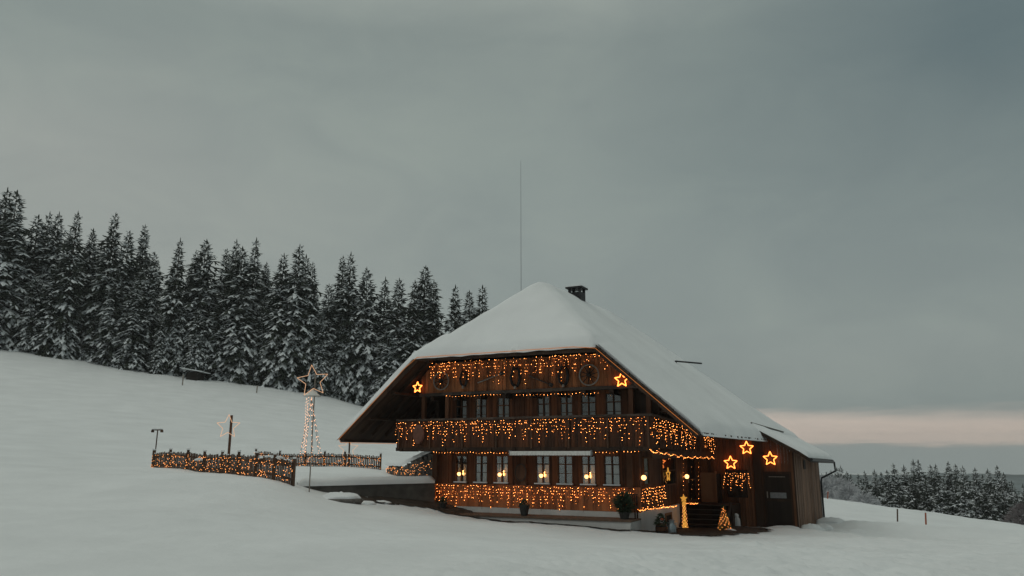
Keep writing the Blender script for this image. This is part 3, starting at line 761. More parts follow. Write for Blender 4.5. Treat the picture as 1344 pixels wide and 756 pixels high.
for (px, py, uu, lab) in ((845, 627, .18, 'round ball lamp on the side wall nearest the house corner'), (901.5, 625.5, .18, 'round ball lamp beside the porch door')):
    u, v, z = on_u(px, py, uu); o = hthing('ball_lamp', lab, 'ball lamp', (u, v, z), 'ball lamps on the side wall')
    m = MB(); m.lathe([(.10*math.sin(math.pi*t/10)+.002, -.10*math.cos(math.pi*t/10)) for t in range(11)], (0,0,0), 14); m.build('globe', M['ball'], o, smooth=True)
    m = MB(); m.lathe([(.035, -.13), (.035, -.095)], (0,0,0), 8); m.beam((0,0,-.12), (-.17,0,-.12), .03, .03); m.build('holder', M['iron'], o)

# ---------------------------------------------------------------- gable decoration
def wheel(px, py, r, label):
    u, v, z = on_v(px, py, -.66); o = hthing('wagon_wheel', label, 'wagon wheel', (u, v, z), 'wagon wheels on the gable')
    m = MB(); n = 32
    m.tube([(r*math.cos(2*math.pi*i/n), 0, r*math.sin(2*math.pi*i/n)) for i in range(n+1)], .032, 6); m.build('rim', M['rim'], o)
    m = MB(); m.lathe([(.05, -.09), (.085, -.05), (.085, .04), (.05, .05)], (0,0,0), 12, 0, 'y'); m.build('hub', M['leather'], o)
    for i in range(10):
        a = 2*math.pi*i/10 + .2; m = MB(); m.tube([(.07*math.cos(a), 0, .07*math.sin(a)), ((r-.02)*math.cos(a), 0, (r-.02)*math.sin(a))], .017, 5); m.build('spoke', M['leather'], o)
wheel(579, 500, .40, 'small grey-rimmed wagon wheel on the left of the gable'); wheel(773, 492, .43, 'larger grey-rimmed wagon wheel on the right of the gable')
for (x0, y0, x1, y1, lab, mat) in ((627, 502.5, 659, 490, 'pale wooden shaft hung slanting up to the right on the gable', 'rim'), (694, 493, 723, 505, 'dark wooden shaft hung slanting down to the right on the gable', 'beam')):
    a, b = on_v(x0, y0, -.66), on_v(x1, y1, -.66); o = hthing('farm_tool', lab, 'farm tool', a, 'old farm tools on the gable')
    m = MB(); m.tube([(0,0,0), tuple(Vector(b)-Vector(a))], .035, 7, r2=.028); m.build('shaft', M[mat], o)
    e = Vector(b) - Vector(a); m = MB(); m.beam(e*.93, e*1.08, .05, .16); m.build('head', M['leather'], o)
def collar(px, py, sc, label):
    u, v, z = on_v(px, py, -.66); o = hthing('horse_collar', label, 'horse collar', (u, v, z), 'horse collars on the gable')
    m = MB()
    for s in (-1, 1):
        m.tube([(s*.03*sc, 0, .42*sc), (s*.16*sc, -.02, .30*sc), (s*.22*sc, -.03, .02*sc), (s*.17*sc, -.03, -.22*sc), (s*.05*sc, 0, -.36*sc)], .06*sc, 8)
    m.build('padding', M['leather'], o, smooth=True)
    for s in (-1, 1):
        m = MB(); m.tube([(s*.08*sc, -.05, .52*sc), (s*.14*sc, -.07, .32*sc), (s*.19*sc, -.09, .0), (s*.10*sc, -.07, -.32*sc)], .022*sc, 6); m.build('hame', M['iron'], o)
    m = MB(); m.lathe([(.02, .03), (.05, 0), (.07, -.10)], (0, -.08, -.36*sc), 8); m.build('bell', M['rim'], o)
collar(609, 498, .85, 'dark horse collar between left wagon wheel and pale shaft'); collar(677, 496, 1.05, 'dark horse collar hanging at the centre of the gable'); collar(740, 494, 1.0, 'dark horse collar just left of the larger wagon wheel')
# round shield between the windows, plaque on the balcony, awning
u, v, z = on_v(683.5, 620, -.24); o = hthing('round_shield', 'dark round-topped wooden shield between the two groups of lower windows', 'shield', (u, v, z))
m = MB(); m.lathe([(.26, .04), (.26, 0), (.22, -.03), (.05, -.04)], (0,0,0), 20, 0, 'y', 1, 1.35); m.build('board', M['frame'], o)
m = MB(); n = 24; m.tube([(.26*math.cos(2*math.pi*i/n), -.01, .35*math.sin(2*math.pi*i/n)) for i in range(n+1)], .025, 6); m.build('rim', M['beam'], o)
u, v, z = on_v(549, 570, BV-.2); o = hthing('round_plaque', 'plain reddish brown oval plaque at the left end of the balcony', 'plaque', (u, v, z))
m = MB(); m.lathe([(.30, .05), (.30, 0), (.27, -.03), (.02, -.035)], (0,0,0), 28, 0, 'y', 1, 1.42); m.build('board', M['plaque'], o)
m = MB(); m.box(-.02, .02, .05, .12, -.1, .1); m.build('bracket', M['iron'], o)
a, b = on_v(670.5, 591, BV-.05), on_v(778, 591, BV-.05)
o = hthing('awning', 'rolled-up white awning under the middle of the balcony', 'awning', (a[0], BV-.05, 3.32))
L = b[0]-a[0]; m = MB(); m.lathe([(.07, 0), (.07, L)], (0,0,0), 10); m.v = [(z_, y_-.06, x_) for x_, y_, z_ in m.v]; m.build('roller', M['cloth'], o)
m = MB(); n = int(L/.12)
for i in range(n):
    x = i*L/n; m.hexa([(x, -.145, -.10), (x+L/n-.015, -.145, -.10), (x+L/n-.015, -.14, -.10), (x, -.14, -.10), (x, -.145, .07), (x+L/n, -.145, .07), (x+L/n, -.14, .07), (x, -.14, .07)])
m.build('valance', M['cloth'], o)
for x in (0, L-.03): m = MB(); m.box(x-.02, x+.03, -.15, .02, -.11, .1); m.build('end_cap', M['zinc'], o)

# ---------------------------------------------------------------- window box with lights
a, b = on_v(953, 638, AV-.3), on_v(981, 637, AV-.3)
o = hthing('window_box', 'dark wooden planter box on the barn wall below the star', 'planter box', (a[0], AV-.3, 2.05))
L = b[0]-a[0]; m = MB(); m.box(0, L, -.02, .25, .35, .45); m.build('shelf', M['door'], o)
m = MB(); m.box(.05, L-.05, .03, .22, -.85, .34); m.build('box', M['door'], o)
bb, c = drop((a[0]+.03, AV-.3, 2.38), (b[0]+.05, AV-.3, 2.38), (0, -.05, 0), .115, [7,6,8,5,7], .11, .1, .035)
light_set('icicle_lights', 'dense light curtain on the planter box by the barn wall', 'light curtain', bb, c, 'w', 'h', GI)

# conical lit tree, lit pillar, small yard objects
def needle_cone(m, H, R0, n, cx=0, cy=0, z0=0, ln=.12):
    for i in range(n):
        t = random.random()**1.3; a = random.uniform(0, 2*math.pi); r = R0*(1-t)*random.uniform(.45, 1.05)
        p = Vector((cx+r*math.cos(a), cy+r*math.sin(a), z0+H*t)); d = Vector((math.cos(a), math.sin(a), random.uniform(-.4, .3)))*ln*random.uniform(.6, 1.3)
        s = d.cross(Vector((0,0,1))).normalized()*ln*.18
        m.add([p-s, p+s, p+d, p+Vector((0,0,ln*.2))], [(0,1,2), (0,2,3), (1,3,2)])
tp = on_v(951, 692, 5.0); o = hthing('christmas_tree', 'small conical Christmas tree covered in warm bulbs beside the steps', 'Christmas tree', (tp[0], 5.0, -.22))
m = MB(); needle_cone(m, 1.15, .33, 900, 0, 0, .12); m.build('crown', M['green'], o); m = MB(); m.tube([(0,0,-.1), (0,0,1.1)], .03, 6, r2=.01); m.build('trunk', M['bark'], o)
m = MB(); m.lathe([(.14, 0), (.18, .2), (.17, .2)], (0,0,-.05), 12); m.build('pot', M['pot'], o)
bl = []
for i in range(90):
    t = (i+.5)/90; a = i*2.399; r = .32*(1-t**.9)+.02; bl.append((tp[0]+r*math.cos(a), 5.0+r*math.sin(a), -.22+.12+1.12*t**.9))
light_set('light_string', 'warm bulb string wound round the small Christmas tree', 'light string', bl, [bl[::3]], 'w', 'h')
tp = on_v(884, 694, 4.9); uu0 = max(.45, tp[0]); o = hthing('light_pillar', 'slim golden light pillar with a star on top', 'light pillar', (uu0, 4.9, -.12))
m = MB(); m.lathe([(.13, 0), (.11, .2), (.055, .55), (.045, 1.05), (.09, 1.2), (.05, 1.30)], (0,0,0), 12); m.build('net_cone', M['gold'], o, smooth=True)
m = MB(); pl = star_pts(.17, .5); m.add([(x, -.03, z+1.42) for x, z in pl] + [(x, .03, z+1.42) for x, z in pl], [tuple(range(10)), tuple(reversed(range(10, 20)))] + [(i, i+10, (i+1) % 10+10, (i+1) % 10) for i in range(10)]); m.build('star_topper', M['gold'], o)
m = MB(); m.lathe([(.2, -.06), (.2, 0)], (0,0,0), 12); m.build('base', M['iron'], o)
bl = [(uu0+(.14-.08*t)*math.cos(i*2.4), 4.9+(.14-.08*t)*math.sin(i*2.4), -.1+1.2*t) for i, t in enumerate(np.linspace(0, 1, 60))]
light_set('light_string', 'warm bulb string spiralling up the golden light pillar', 'light string', bl, [bl[::2]], 'f', 'h')
# barrel planter + milk can
def gz_h(u, v): p = H2W(u, v); return ground(p.x, p.y)
u, v, z = on_v(850, 694, 0.2); u = .75; z = gz_h(u, v)
o = hthing('barrel_planter', 'brown wooden barrel planter with fir sprigs before the white side plinth', 'planter', (u, v, z-.03))
m = MB(); m.lathe([(.17, 0), (.22, .18), (.22, .26), (.18, .42)], (0,0,0), 14); m.build('barrel', M['frame'], o)
for h in (.1, .3): m = MB(); m.lathe([(.215, h), (.22, h+.04)], (0,0,0), 14); m.build('hoop', M['iron'], o)
m = MB(); needle_cone(m, .42, .26, 200, 0, 0, .38, .14); m.build('fir_sprigs', M['green'], o)
m = MB(); m.lathe([(.05, 0), (.08, .05), (.02, .09)], (.1, -.15, .55), 8); m.build('bow', M['red'], o)
u, v = 1.15, .35; z = gz_h(u, v); o = hthing('milk_can', 'grey-blue milk can standing in front of the white side plinth', 'milk can', (u, v, z-.02))
m = MB(); m.lathe([(.15, 0), (.16, .02), (.16, .34), (.09, .43), (.09, .5), (.12, .53)], (0,0,0), 16); m.build('body', M['milk'], o, smooth=True)
m = MB(); m.lathe([(.12, .531), (.12, .56), (.03, .6)], (0,0,0), 16); m.build('lid', M['zinc'], o)
for s in (-1, 1): m = MB(); m.tube([(s*.10, 0, .46), (s*.2, 0, .44), (s*.2, 0, .33), (s*.16, 0, .3)], .014, 6); m.build('handle', M['milk'], o)
# white can by the Christmas tree
u, v = on_v(967, 690, 7.6)[0], 7.6; z = gz_h(u, v); o = hthing('milk_can', 'whitish snow-dusted milk can between Christmas tree and barn wall', 'milk can', (u, v, z-.02))
m = MB(); m.lathe([(.17, 0), (.18, .03), (.17, .4), (.10, .5), (.12, .56)], (0,0,0), 14); m.build('body', M['curtain'], o, smooth=True); m = MB(); m.lathe([(.12, .561), (.1, .62), (.03, .66)], (0,0,0), 14); m.build('snow_cap', M['snow'], o, smooth=True)
# pots on terrace
for px, py, r, h, lab in ((583, 661, .17, .42, 'dark flower pot at the left end of the terrace'), (689.5, 664, .21, .42, 'larger dark flower pot on the terrace below the shield')):
    u = on_v(px, 668, -1.0)[0]; o = hthing('flower_pot', lab, 'flower pot', (u, -1.1, .79), 'flower pots on the terrace')
    m = MB(); m.lathe([(r*.65, 0), (r, h*.8), (r*1.1, h*.82), (r*1.1, h), (r*.95, h)], (0,0,0), 16); m.build('pot', M['pot'], o)
    m = MB(); needle_cone(m, .28, r, 120, 0, 0, h-.05, .12); m.build('plant', M['green'], o)
u = on_v(819, 675, -.9)[0]; o = hthing('potted_conifer', 'dark bushy potted conifer at the right end of the terrace', 'potted conifer', (u, -.85, .79))
m = MB(); m.lathe([(.16, 0), (.22, .26), (.2, .26)], (0,0,0), 14); m.build('pot', M['pot'], o); m = MB(); 
for i in range(900):
    a = random.uniform(0, 6.28); h = random.random(); rr_ = (.34*math.sin(math.pi*(.12+.8*h)) + .07*math.sin(a*3+h*5))*random.uniform(.3, 1)
    q = Vector((rr_*math.cos(a), rr_*math.sin(a),   .2+.70*h*(1+.15*math.sin(a*2)))); dd = Vector((math.cos(a), math.sin(a), random.uniform(-.2, .9)))*random.uniform(.10,.24); sd_ = dd.cross(Vector((0,0,1))).normalized()*.02
    m.add([q-sd_, q+sd_, q+dd, q+Vector((0,0,.03))], [(0,1,2), (0,2,3), (1,3,2)])
m.build('crown', M['green'], o)
m = MB(); m.tube([(0,0,.1), (0,0,.8)], .03); m.build('trunk', M['bark'], o)
# wooden garden chair next to the conifer
u = on_v(826, 675, -.8)[0]-.2; o = hthing('garden_chair', 'dark folded slatted garden chair beside the potted conifer', 'garden chair', (u+.15, -.55, .79))
for x in (-.2, .2):
    for y in (-.0, .3): m = MB(); m.box(x-.02, x+.02, y-.02, y+.02, 0, .85 if y > .1 else .45); m.build('leg', M['dark'], o)
m = MB(); m.box(-.24, .24, -.03, .27, .452, .48); m.build('seat', M['dark'], o)
m = MB(); [m.box(x-.02, x+.02, .33, .35, .46, .86) for x in (-.16, -.08, 0, .08, .16)]; m.box(-.22, .22, .325, .345, .87, .92); m.build('backrest', M['dark'], o)

# mast and roof bars
def roof_hit(px, py, lift=.4):
    Y = 25.0
    while Y < 60:
        p = at(px, py, Y); u, v = W2H(p.x, p.y)
        if -2 <= v <= 20 and UL < u < uE(v) and p.z < zroof(u, v) + lift: return u, v, p.z
        Y += .02
mu = -6.4; mv = 2.4
for _ in range(20):
    w = H2W(mu, mv, 10.5); x, y = proj(w.x, w.y, 10.5); mu += (684 - x) / 27 * .8
top = H2W(mu, mv); pz = zroof(mu, mv)
zt = pz
while proj(top.x, top.y, zt)[1] > 212: zt += .05
o = hthing('antenna_mast', 'very thin tall mast rising from the snowy roof ridge', 'mast', (mu, mv, pz)); m = MB(); m.tube([(0,0,-.1), (0,0,(zt-pz)*.5), (0,0,zt-pz)], .011, 6, r2=.005); m.build('rod', M['iron'], o)
m = MB(); m.lathe([(.06, 0), (.045, .6)], (0,0,0), 8); m.build('foot', M['iron'], o)
for (x0, y0, x1, y1, lab, mt, r) in ((886, 474, 921, 477, 'dark snow guard rod across the middle of the right roof slope', 'iron', .045), (986, 555, 1028, 567, 'snow-dusted guard rod low on the far roof edge', 'concrete', .04)):
    a, b = roof_hit(x0, y0, .42), roof_hit(x1, y1, .42)
    if a:
        if b is None or x0 < 900:
            pa = H2W(*a); q = at(x1, y1, pa.y + .3); b = (*W2H(q.x, q.y), q.z)
        b = Vector(b); a = Vector(a)
        o = hthing('snow_guard', lab, 'snow guard', tuple(a), 'snow guards on the roof'); m = MB(); m.tube([(0,0,0), tuple(b-a)], r, 7); m.build('rod', M[mt], o)
        m = MB()
        for t in (.04,): q = (b-a)*t; m.beam(q + Vector((.0,0,-.03)), q + Vector((.12,0,-.6)), .04, .04)
        m.build('bracket', M['iron'], o)

# ---------------------------------------------------------------- retaining wall with its snow deck, stone wall, boulder
Wp = [at(392, 640, 32.0), at(455, 640, 33.2), at(520, 640, 34.6), at(571, 636, 35.6)]
bk = [at(386, 612, 44), at(440, 612, 46), at(500, 617, 45), at(580, 620, 43.5)]
o = thing('retaining_wall', 'dark garden retaining wall under a thick snow deck left of the house', 'retaining wall', (Wp[1].x, Wp[1].y, 1.5))
og = (Wp[1].x, Wp[1].y, 1.5)
m = MB()
for a, b in zip(Wp, Wp[1:]):
    d = (b-a).normalized(); nrm = Vector((-d.y, d.x, 0))
    m.hexa([(a.x, a.y, 0), (b.x, b.y, 0), (b.x+nrm.x*.25, b.y+nrm.y*.25, 0), (a.x+nrm.x*.25, a.y+nrm.y*.25, 0), (a.x, a.y, 1.98), (b.x, b.y, 1.98), (b.x+nrm.x*.25, b.y+nrm.y*.25, 1.98), (a.x+nrm.x*.25, a.y+nrm.y*.25, 1.98)])
m.build('wall', M['concrete'], o, og)
m = MB(); nu, nv = 60, 40
def lerp_poly(P, t):
    k = min(int(t*3), 2); return P[k].lerp(P[k+1], t*3-k)
for j in range(nv+1):
    for i in range(nu+1):
        a = lerp_poly(Wp, i/nu); b = lerp_poly(bk, i/nu); t = (j/nv)**1.6
        x = a.x + (b.x-a.x)*t; y = a.y + (b.y-a.y)*t - .12*(1-t) + (.03*mn.noise(Vector((i*.4, 1, 1))) if j == 0 else 0)
        e = math.hypot(x-a.x, y-a.y+.12); T = .30*math.sqrt(max(0, 1-(1-min(1, e/.28))**2))
        ex = min(i/nu, 1-i/nu)*6; T *= min(1, .3+ex*3)
        g = max(2.0 + T + .05*mn.noise(Vector((x*.7, y*.7, 2))), 0)
        gb = float(ground_np([x], [y])[0])
        z = g*(1-min(1, t*1.1)) + max(gb+.03, g*.0)*min(1, t*1.1) if e > .4 else g
        m.v.append((x, y, z if j else 1.985))
for j in range(nv):
    for i in range(nu): m.f.append((j*(nu+1)+i, j*(nu+1)+i+1, (j+1)*(nu+1)+i+1, (j+1)*(nu+1)+i)); m.m.append(0)
m.build('snow_deck', M['snow'], o, og, smooth=True)
def mound(name, label, cat, c, rx, ry, h, mat, seed=0, group=None):
    o = thing(name, label, cat, c, 0, group); m = MB(); n, k = 28, 9
    for j in range(k+1):
        t = j/k*math.pi/2
        for i in range(n):
            a = 2*math.pi*i/n; q = 1+.22*mn.noise(Vector((math.cos(a)*1.5+seed, math.sin(a)*1.5, t*2)))
            m.v.append((rx*math.cos(t)*math.cos(a)*q, ry*math.cos(t)*math.sin(a)*q, h*math.sin(t)*q-.05))
    for j in range(k):
        for i in range(n): m.f.append((j*n+i, j*n+(i+1) % n, (j+1)*n+(i+1) % n, (j+1)*n+i)); m.m.append(0)
    m.build('snow_cap', mat, o, smooth=True); return o
p = at(446, 655, 31.4); g = ground(p.x, p.y)
b_ = mound('boulder', 'snow-capped boulder in front of the dark retaining wall', 'boulder', (p.x, p.y, g+.02), 1.0, .5, .34, M['snow'])
m = MB(); m.lathe([(.7, -.2), (.85, .0), (.8, .07)], (.08,-.06,0), 12, 0, 'z', 1.05, .62); m.build('rock', M['stone'], b_)
for k, (px, py, Y, rx, h) in enumerate([(478, 662, 32.2, .5, .14), (500, 664, 33, .4, .12)]):
    p = at(px, py, Y); mound('snow_heap', 'low snow heap by the foot of the retaining wall' if k == 0 else 'smaller snow heap nearer the house by the retaining wall', 'snow heap', (p.x, p.y, ground(p.x, p.y)), rx, .3, h, M['snow'], k+3)
# stone garden wall with lights beside the house
a, b = at(508, 622, 43), at(569, 622, 38.5); d = (b-a).normalized(); nrm = Vector((-d.y, d.x, 0))
o = thing('stone_wall', 'low rough stone wall with bulbs left of the house corner', 'stone wall', (a.x, a.y, 2)); og = (a.x, a.y, 2); m = MB(); L = (b-a).length; n = 26
for i in range(n):
    p = a + (b-a)*(i/n); q = a + (b-a)*((i+.97)/n); h0 = 2.62 + .75*max(0, (i/n-.35))/.65
    z = 1.4; 
    while z < h0 - .1:
        hh = random.uniform(.16, .26); f = random.uniform(0, .06)
        m.hexa([(p.x-nrm.x*f, p.y-nrm.y*f, z), (q.x-nrm.x*f, q.y-nrm.y*f, z), (q.x+nrm.x*.4, q.y+nrm.y*.4, z), (p.x+nrm.x*.4, p.y+nrm.y*.4, z), (p.x-nrm.x*f, p.y-nrm.y*f, z+hh-.015), (q.x-nrm.x*f, q.y-nrm.y*f, z+hh-.015), (q.x+nrm.x*.4, q.y+nrm.y*.4, z+hh-.015), (p.x+nrm.x*.4, p.y+nrm.y*.4, z+hh-.015)]); z += hh
m.build('stones', M['stone'], o, og)
m = MB(); n = 40
for i in range(n+1):
    p = a + (b-a)*(i/n); h0 = 2.62 + .75*max(0, (i/n-.35))/.65 + .02; w = .05*mn.noise(Vector((i*.5, 0, 0)))
    for off, dz in ((-.12, 0), (-.10, .14), (.05, .26), (.5, .30), (2.5, .05), (4.5, -.7)):
        m.v.append((p.x+nrm.x*off, p.y+nrm.y*off, h0+dz+w))
for i in range(n):
    for k in range(5): c0 = i*6+k; m.f.append((c0, c0+6, c0+7, c0+1)); m.m.append(0)
m.build('snow_cap', M['snow'], o, og, smooth=True)
bl = []
for i in range(95):
    t = random.random(); p = a + (b-a)*t; bl.append((p.x-nrm.x*.12, p.y-nrm.y*.12, 2.2 + random.random()*(.38 + .55*max(0, t-.3))))
light_set('light_net', 'net of warm bulbs on the rough stone wall', 'light net', bl, [[tuple(x) for x in sorted(bl)[::6]]], 'f', 'w')
# cellar trench path next to the wall
sheet('path', [tuple(at(*q)[:2]) for q in ((466,658,32.2),(520,661,33.0),(575,671,33.6),(640,682,32.6),(720,691,31.3),(826,699,29.8),(828,697,30.6),(760,690,32.0),(640,676,34.2),(590,664,36.4),(572,655,37),(520,652,35.0),(470,653,33.4))], M['soil'], .03, wob=.22, step=.2)
sheet('path', [tuple(H2W(*q)[:2]) for q in ((.0,-1.2),(1.3,-1.3),(2.5,-.6),(3.4,2.0),(4.2,5.6),(3.6,6.8),(2.6,7.6),(.3,7.2),(.1,2))], M['soil'], .03, wob=.3, step=.2)
for k, (u, v, rx, h, lab) in enumerate([(A1-.6, 8.45, .8, .16, 'snow ridge piled along the foot of the barn wall'), (A1+.5, 9.6, .6, .32, 'snow heap piled at the barn corner'), (A1+.7, 12.5, .6, .34, 'longer snow heap beside the barn side wall'), (A1+.7, 16.5, .8, .3, 'snow heap farthest along the barn side wall'), (4.0, 8.5, .9, .12, 'thin snow drift before the dark barn door'), (2.4, 5.0, .35, .15, 'snow lump beside the foot of the porch steps')]):
    p = H2W(u, v); mound('snow_heap', lab, 'snow heap', (p.x, p.y, ground(p.x, p.y)), rx, .35, h, M['snow'], k+7, 'snow heaps round the barn')

# ---------------------------------------------------------------- fences
def fence(P, label, lights_lab, hfn, post_every=2.4, dens=95):
    pts = [Vector((p.x, p.y, 0)) for p in P]; o = thing('picket_fence', label, 'picket fence', (pts[0].x, pts[0].y, ground(pts[0].x, pts[0].y)), 0, 'picket fences round the garden'); og = o.location.copy()
    pk = MB(); rl = MB(); Ltot = sum((b-a).length for a, b in zip(pts, pts[1:])); run = 0; bulbs = []; snowm = MB()
    for a, b in zip(pts, pts[1:]):
        L = (b-a).length; d = (b-a)/L; nrm = Vector((d.y, -d.x, 0))
        if nrm.y > 0: nrm = -nrm
        n = int(L/.135); zs = []
        for i in range(n+1):
            p = a + d*(L*i/n); t = (run + L*i/n)/Ltot; h = hfn(t); z = ground(p.x, p.y) - .08; zs.append((p, z, h))
            w = .043; tw = random.uniform(-.012, .012); hh = h*random.uniform(.93, 1.02)
            q = p + nrm*.03
            pk.hexa([q-d*w+Vector((0,0,z)), q+d*w+Vector((0,0,z)), q+d*w-nrm*.022+Vector((0,0,z)), q-d*w-nrm*.022+Vector((0,0,z)),
                     q-d*w*.9+d*tw+Vector((0,0,z+hh)), q+d*w*.9+d*tw+Vector((0,0,z+hh)), q+d*w*.9+d*tw-nrm*.022+Vector((0,0,z+hh)), q-d*w*.9+d*tw-nrm*.022+Vector((0,0,z+hh))])
            if random.random() < .5: snowm.add([q-d*w+Vector((0,0,z+hh)), q+d*w+Vector((0,0,z+hh)), q+d*w-nrm*.05+Vector((0,0,z+hh)), q-d*w-nrm*.05+Vector((0,0,z+hh)), q-nrm*.02+Vector((0,0,z+hh+.05))], [(0,1,4), (1,2,4), (2,3,4), (3,0,4)])
        for (p, z, h), (p2, z2, h2) in zip(zs, zs[1:]):
            for f in (.28, .78): rl.beam(p - nrm*.02 + Vector((0,0,z+h*f)), p2 - nrm*.02 + Vector((0,0,z2+h2*f)), .04, .08)
        for i in range(int(L*dens/Ltot)+1):
            k = random.randrange(len(zs)); p, z, h = zs[k]; bulbs.append(tuple(p + nrm*.07 + d*random.uniform(-.08,.08) + Vector((0,0,z+h*random.uniform(.15,.88)))))
        m = int(max(1, round(L/post_every)))
        for i in range(m+1):
            if i == 0 and run > 0: continue
            p = a + d*(L*i/m); h = hfn((run+L*i/m)/Ltot); z = ground(p.x, p.y); q = MB(); q.box(p.x-.05, p.x+.05, p.y-.05, p.y+.05, z-.2, z+h*1.04); po = q.build('post', M['fence'], o, og)
            q = MB(); q.box(p.x-.065, p.x+.065, p.y-.065, p.y+.065, z+h*1.04+.001, z+h*1.04+.07); q.build('post_snow', M['snow'], po, (0,0,0)) if False else q.build('post_snow', M['snow'], po, og)
        run += L
    pk.build('pickets', M['fence'], o, og); rl.build('rails', M['fence'], o, og); snowm.build('picket_snow', M['snow'], o, og)
    srt = list(bulbs); random.shuffle(srt)
    half = sorted(srt)
    light_set('fence_lights', lights_lab, 'light string', srt, [half[::5]], 'f', 'w', 'light strings on the fences')
FP = [at(200,614,41), at(245,617,38.6), at(290,622,36), at(335,627,33.4), at(385,633,31)]
fence(FP, 'weathered picket fence stepping down towards the retaining wall', 'warm bulbs strung over the front picket fence', lambda t: .88 + .12*t, 2.2, 300)
FB = [at(335,608,50), at(400,612,47.5), at(452,614,45.5), at(499,617,44)]
fence(FB, 'farther picket fence behind the snow deck', 'warm bulbs strung over the farther picket fence', lambda t: .85, 2.2, 230)
for px, py, Y, lab in ((263, 619, 37.4, 'snow pillow on the front fence left of the pole star'), (332, 606, 34.3, 'snow pillow on the front fence by the gap'), (356, 606, 33.0, 'long snow pillow on the low part of the front fence')):
    p = at(px, py-16 if px < 300 else py-6, Y); mound('snow_pillow', lab, 'snow pillow', (p.x, p.y, p.z), .28 if px != 356 else .55, .12, .12, M['snow'], px, 'snow pillows on the fence')

# star on a pole in the garden
def pole(name, label, px, ytop, ybase, Y, r, mat):
    b = at(px, ybase, Y); t = at(px, ytop, Y); g = ground(b.x, b.y); o = thing(name, label, 'pole', (b.x, b.y, g)); m = MB(); m.tube([(0,0,-.2), (0,0,t.z-g)], r, 8); m.build('shaft', M[mat], o); return o, b, t
pole('garden_pole', 'brown wooden pole behind the front fence carrying a pale star', 299, 545, 612, 40, .07, 'frame')
star(at(299.5, 560, 39.8), .62, 'large pale outline star on the brown pole behind the front fence', 'pale', .013, 0, 'outline stars in the garden', 'outline_star')
o, b, t = pole('light_mast', 'tall thin pole of the string-light tree in the garden', 406, 484, 641, 31.2, .024, 'rim')
star(at(410.5, 500, 31.1), .66, 'big warm outline star topping the string-light tree', 'pale', .011, 0, 'outline stars in the garden', 'outline_star', .12)
hp = at(410, 518, 31.2); o = thing('star_skirt', 'small pale snow-covered hood below the big outline star', 'hood', hp); m = MB(); m.lathe([(.36, -.07), (.30, -.02), (.12, .12), (.03, .22)], (0,0,0), 14); m.build('hood', M['cloth'], o, smooth=True)
top = at(409, 522, 31.2); base = at(407.3, 598, 31.2); bl = []; cb = []
for k in range(9):
    a = 2*math.pi*k/9+.2; rr = .44; q = Vector((base.x+rr*math.cos(a), base.y+rr*math.sin(a), base.z+random.uniform(-.1,.1))); cb.append([tuple(top), tuple(q)])
    for j in range(11): bl.append(tuple(Vector(top).lerp(q, (j+random.random()*.6)/11)))
light_set('light_tree_strings', 'tent of pale bulb strings hanging round the tall garden pole', 'light strings', bl, cb, 'p', 'w')
bl = [(t.x + .05*math.cos(i*2), t.y-.05, top.z-(top.z-base.z)*i/60) for i in range(60)]
light_set('pole_lights', 'bright bulb string wound down the tall garden pole', 'light string', bl, [bl[::3]], 'p', 'w')
pole('garden_pole', 'short dark pole with a small star behind the farther fence', 457.5, 577, 610, 47, .05, 'fence')
star(at(457, 589, 46.9), .62, 'small faint outline star between farther fence and left roof corner', 'pale', .012, 0, 'outline stars in the garden', 'outline_star')
b = at(202.5, 606, 42); g = ground(b.x, b.y); t = at(202.5, 565, 42); o = thing('bird_table', 'thin post with a snowy crosspiece at the left fence end', 'bird table', (b.x, b.y, g)); m = MB(); m.tube([(0,0,-.1), (.02,0,t.z-g)], .03); m.build('post', M['fence'], o)
m = MB(); m.box(-.28, .28, -.08, .08, t.z-g, t.z-g+.05); m.box(-.3, -.2, -.08, .08, t.z-g-.1, t.z-g-.001); m.box(.2, .3, -.08, .08, t.z-g-.1, t.z-g-.001); m.build('crosspiece', M['fence'], o); m = MB(); m.box(-.27, .27, -.07, .07, t.z-g+.051, t.z-g+.10); m.build('snow_cap', M['snow'], o)
for px, pt, pb, Y, mt, lab in ((1177, 668, 679, 58, 'fence', 'short dark marker stake on the right snowfield'), (1214, 673, 684, 52, 'red', 'orange-red marker stake on the right snowfield'), (1086, 645, 657, 74, 'red', 'reddish marker stake beyond the barn corner'), (240, 492, 498, 118, 'rim', 'pale stake by the dark hut'), (337, 506, 512, 122, 'rim', 'pale stake on the hillside edge')):
    b = at(px, pb, Y); t = at(px+.8, pt, Y); g = ground(b.x, b.y); o = thing('marker_stake', lab, 'marker stake', (b.x, b.y, g), 0, 'marker stakes in the snow'); m = MB(); m.tube([(0,0,-.3), (t.x-b.x, 0, max(.5, t.z-g))], .05 if Y < 80 else .09, 6); m.build('stake', M[mt], o)
    m = MB(); z = max(.5, t.z-g); m.lathe([(.05, z), (.02, z+.06)], (t.x-b.x, 0, 0), 6); m.build('snow_cap', M['snow'], o)
# hut under the trees
b = at(252, 495, 131); g = ground(b.x, b.y); o = thing('hut', 'small dark hut with a snowy lean-to roof at the forest edge', 'hut', (b.x, b.y, g)); 
m = MB(); m.box(-1.0, .9, 0, 3, -1.5, 1.5); m.build('wall', M['inside'], o); m = MB(); m.hexa([(-2.0,-.5,2.1), (1.8,-.5,1.45), (1.8,3.4,1.45), (-2.0,3.4,2.1), (-2.0,-.5,2.25), (1.8,-.5,1.62), (1.8,3.4,1.62), (-2.0,3.4,2.25)]); m.build('snowy_roof', M['snow'], o)

